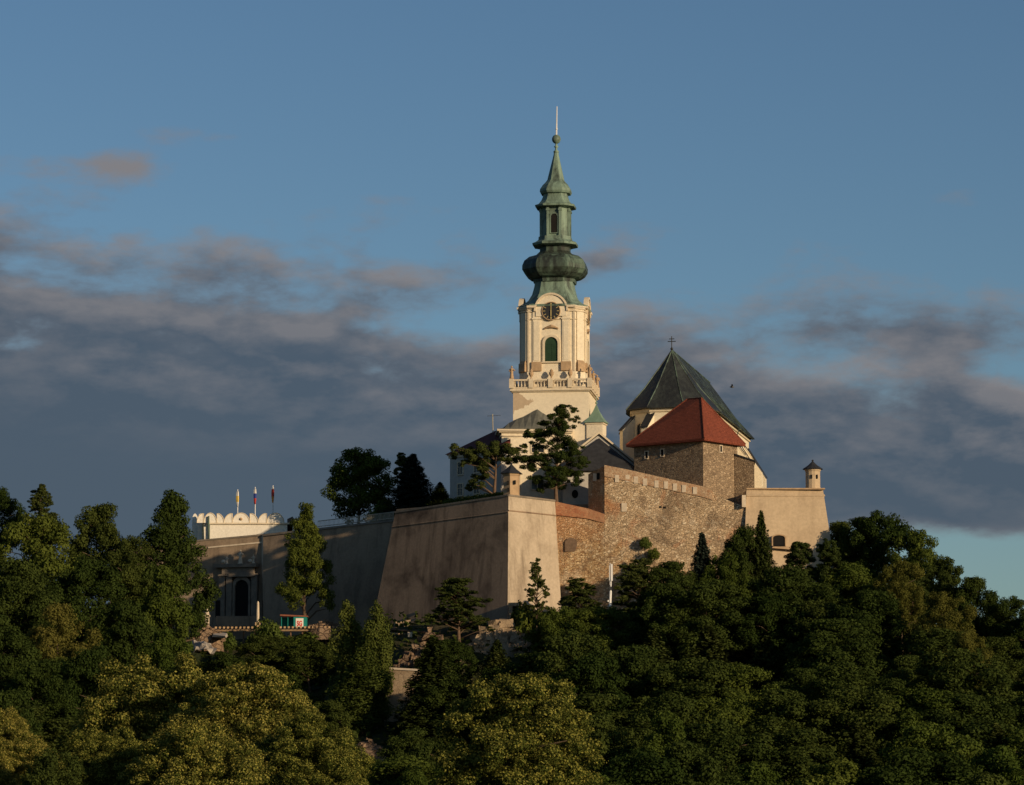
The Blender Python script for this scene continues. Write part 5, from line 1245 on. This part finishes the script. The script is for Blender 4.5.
# left wood
LW = 'left of the gate wall'
for a in (('broad', 3, 488, 408, 46, 'dark leafy tree at the left edge of the skyline'), ('pine', 42, 487, 402, 46, 'dark flat topped pine on the skyline near the left edge'),
          ('green', 38, 514, 392, 96, 'bright green leafy tree under the flat topped pine'), ('broad', 100, 504, 400, 66, 'rounded dark green tree on the skyline between pine and tall conical tree'),
          ('cone', 170, 490, 398, 88, 'tall conical green tree left of the white palace'), ('broad', 128, 535, 396, 56, 'small dark tree in the dip beside the tall conical tree'),
          ('broad', -26, 500, 404, 60, 'dark leafy tree cut by the left edge of the picture'),
          ('green', 165, 566, 384, 66, 'green leafy tree at the foot of the tall conical tree'), ('broad', 85, 556, 380, 80, 'broad dark tree below the rounded skyline tree'),
          ('broad', 20, 560, 376, 80, 'broad dark tree below the bright green leafy tree'), ('broad', 130, 600, 366, 78, 'dark wide tree left of the pale tarpaulin'),
          ('olive', 62, 604, 362, 70, 'olive leafy tree in the middle of the left wood'), ('broad', -5, 615, 352, 80, 'dark tree at the left edge halfway down the slope'),
          ('green', 165, 628, 352, 60, 'green tree just below left of the pale tarpaulin'), ('broad', 98, 646, 338, 76, 'dark tree in the shaded hollow above the large lime tree'),
          ('broad', 38, 660, 326, 76, 'dark tree above the left lime tree'), ('broad', 262, 634, 402, 70, 'dark leafy tree under the middle of the timber walkway'),
          ('broad', 310, 640, 398, 62, 'dark leafy tree under the right end of the timber walkway'), ('broad', 222, 652, 394, 56, 'dark leafy tree right of the pale tarpaulin'),
          ('broad', 285, 672, 372, 76, 'dark wide tree between the big lime tree and the poplars'), ('broad', 330, 700, 352, 56, 'dark tree at the left foot of the poplars'),
          ('green', 250, 668, 362, 60, 'green tree peeping over the crest of the big lime tree'), ('broad', 345, 745, 300, 84, 'dark bushy tree below the poplars'),
          ('broad', 415, 728, 318, 74, 'dark tree below the tan retaining wall'), ('broad', 5, 690, 300, 76, 'dark tree between the two lime trees at the lower left'),
          ('bush', 182, 632, 402, 22, 'small bush at the top edge of the pale tarpaulin'), ('bush', 228, 630, 420, 18, 'small bush under the left end of the walkway')):
    tree(*a)
# limes in front
for a in (('linden', 160, 655, 190, 175, 'large yellow-green blossoming lime tree in the lower left'), ('linden', 246, 666, 182, 150, 'blossoming lime tree right of the largest lime tree, above the white car'),
          ('linden', 6, 708, 168, 96, 'blossoming lime tree in the bottom left corner'), ('linden', 104, 728, 160, 104, 'low blossoming lime tree between the large one and the corner one'),
          ('linden', 518, 676, 200, 172, 'yellow-green blossoming lime tree at the bottom centre'), ('linden', 306, 712, 172, 120, 'smaller lime tree sloping down towards the poplars'),
          ('linden', 195, 722, 155, 150, 'blossoming lime tree nearest the viewer under the large lime tree'),
          ('broad', 52, 748, 150, 70, 'small dark tree between the corner lime tree and the larger ones')): tree(*a)
# centre, under the bastion
for a in (('pine', 458, 577, 388, 78, 'broad dark pine against the shaded face of the bastion'), ('slim_pine', 537, 560, 388, 30, 'thin pine with bare stem against the bright face of the bastion'),
          ('pine', 581, 580, 388, 62, 'dark pine with bare forked trunk left of the antenna mast'), ('pine', 640, 562, 386, 78, 'wide dark pine right of the antenna mast'),
          ('broad', 448, 640, 376, 62, 'dark tree left below the broad bastion pine'), ('fir', 497, 640, 374, 64, 'dark fir below the stone doorway'),
          ('fir', 553, 626, 378, 64, 'dark fir below the thin bare-stemmed pine'), ('fir', 634, 632, 376, 70, 'drooping fir just below the antenna mast'),
          ('broad', 446, 672, 360, 70, 'dark tree right of the tan retaining wall'), ('broad', 500, 668, 356, 56, 'dark tree behind the crest of the centre lime tree'),
          ('fir', 560, 664, 350, 84, 'tall fir right behind the centre lime tree'), ('green', 416, 770, 270, 60, 'green tree at the bottom edge left of the centre lime tree'),
          ('broad', 440, 738, 300, 70, 'dark tree pressed against the left side of the centre lime tree'), ('bush', 530, 602, 390, 36, 'brownish bush at the stem of the thin pine'),
          # right, against the wall
          ('broad', 672, 562, 386, 62, 'leafy tree at the wall foot left of the pointed dark fir'), ('bluefir', 702, 533, 388, 52, 'pointed dark fir against the rubble rampart'),
          ('green', 726, 552, 386, 52, 'olive leafy tree between the pointed fir and the dense tree'), ('broad', 744, 526, 388, 56, 'dense dark tree where rampart and terrace bastion meet'),
          ('fir', 761, 511, 387, 46, 'slender spire-topped fir in front of the terrace bastion'), ('pine', 799, 541, 386, 56, 'knotty pine under the embrasure of the terrace bastion'),
          ('pine', 828, 543, 385, 64, 'pine at the right foot of the terrace bastion'),
          ('broad', 838, 521, 404, 46, 'dark leafy tree touching the right edge of the terrace bastion'), ('broad', 884, 510, 396, 72, 'biggest crown on the skyline right of the castle'),
          ('green', 916, 530, 390, 56, 'green tree stepping down behind the biggest skyline crown'), ('broad', 860, 518, 400, 52, 'dark tree between the bastion edge tree and the biggest skyline crown'),
          ('broad', 945, 556, 384, 46, 'skyline tree where the right slope steepens'), ('broad', 976, 577, 380, 52, 'skyline tree third from the right edge'),
          ('broad', 1008, 596, 376, 46, 'skyline tree next to the right edge'), ('broad', 1034, 612, 372, 46, 'tree cut by the right edge of the picture'),
          ('olive', 900, 560, 372, 50, 'sunlit olive tree below the biggest skyline crown'), ('olive', 945, 592, 360, 58, 'sunlit yellowish tree on the right slope'),
          ('olive', 968, 630, 345, 50, 'lower sunlit olive tree on the right slope'), ('green', 820, 620, 356, 60, 'brighter green tree amid the dark right slope')): tree(*a)
tree('bush', 645, 536, 402.6, 12, 'thin climbing shrub growing out of the rubble rampart', base=PZ(548, 402.2))
tree('bush', 654, 548, 402.0, 13, 'second shrub rooted low on the rubble rampart', base=PZ(560, 402.0))
# rows of similar trees on the shaded slope
rr = random.Random(77)
def row(Y, y0, y1, x0, x1, step, kinds, label, group, w=66):
    n = max(1, int((x1 - x0) / step)); 
    for i in range(n + 1):
        px_ = x0 + (x1 - x0) * i / n + rr.uniform(-12, 12); yt = y0 + (y1 - y0) * i / n + rr.uniform(-11, 11)
        tree(rr.choice(kinds), px_, yt + 4, Y + rr.uniform(-6, 6), w * rr.uniform(1.0, 1.6), label, group, ratio=None if Y > 375 else 1.4)
row(380, 566, 572, 775, 905, 38, ['broad', 'pine'], 'dark tree, one of several alike in the belt just below the terrace bastion', 'trees just below the terrace bastion', 56)
row(380, 596, 590, 570, 740, 40, ['broad', 'pine', 'green'], 'dark tree, one of several alike in the belt at the rampart foot', 'trees at the rampart foot', 58)
row(366, 640, 646, 432, 590, 42, ['pine', 'broad', 'fir'], 'dark tree, one of several alike below the bastion corner', 'trees below the bastion corner', 62)
row(388, 548, 625, 862, 1040, 40, ['broad', 'green'], 'tree, one of several alike just under the skyline right of the castle', 'trees just under the right skyline', 60)
lab = 'dark leafy or needled tree, one of many alike crowding the shaded slope below the castle'
grp = 'trees crowding the shaded right slope'
K = ['broad', 'broad', 'green', 'fir', 'broad']
row(371, 585, 590, 660, 870, 48, ['broad', 'fir', 'broad'], lab, grp, 62)
row(356, 620, 628, 595, 1000, 54, K, lab, grp, 68)
row(338, 652, 655, 575, 1030, 56, K, lab, grp, 74)
row(318, 686, 690, 590, 1040, 60, K, lab, grp, 80)
row(296, 716, 722, 600, 1050, 64, K, lab, grp, 86)
row(272, 748, 752, 620, 1060, 70, ['broad', 'green', 'broad'], lab, grp, 94)
row(246, 778, 780, 600, 1060, 76, ['broad', 'green'], lab, grp, 100)
lab = 'dark leafy tree, one of several alike filling the shaded left wood'
grp = 'trees filling the shaded left wood'
row(312, 684, 700, -30, 90, 60, ['broad', 'green'], lab, grp, 84)
row(340, 655, 690, 60, 240, 58, ['broad', 'green'], lab, grp, 70)
row(385, 585, 590, 30, 130, 60, ['broad'], lab, grp, 66)
row(290, 742, 742, 330, 470, 70, ['broad', 'green'], lab, grp, 80)
row(255, 772, 775, 330, 580, 75, ['broad', 'green'], lab, grp, 90)
open('/tmp/warn.txt', 'w').write(str(warn))

# undergrowth over the slope
rg_ = np.random.default_rng(123); n = 60000
ux = rg_.uniform(-80, 95, n); uy = rg_.uniform(150, 412, n)
keep = (np.abs(ux) < uy * .19 + 8); ux, uy = ux[keep], uy[keep]; 
uz = Hn(ux, uy) + .25 + rg_.random(len(ux)) * .9
um_ = fol_mesh('undergrowth', np.stack([ux, uy, uz], 1), np.tile([0, -.3, 1.0], (len(ux), 1)), rg_.uniform(.4, 1.0, len(ux)), rg_.random(len(ux)), M['leaf_dark'], 5, .7, .8)
uo = bpy.data.objects.new('undergrowth', um_); COL.objects.link(uo); tag(uo, 'low dark undergrowth covering the ground between the trees', 'undergrowth', None, 'stuff')

for o in bpy.data.objects:
    if '_o' in o: del o['_o']
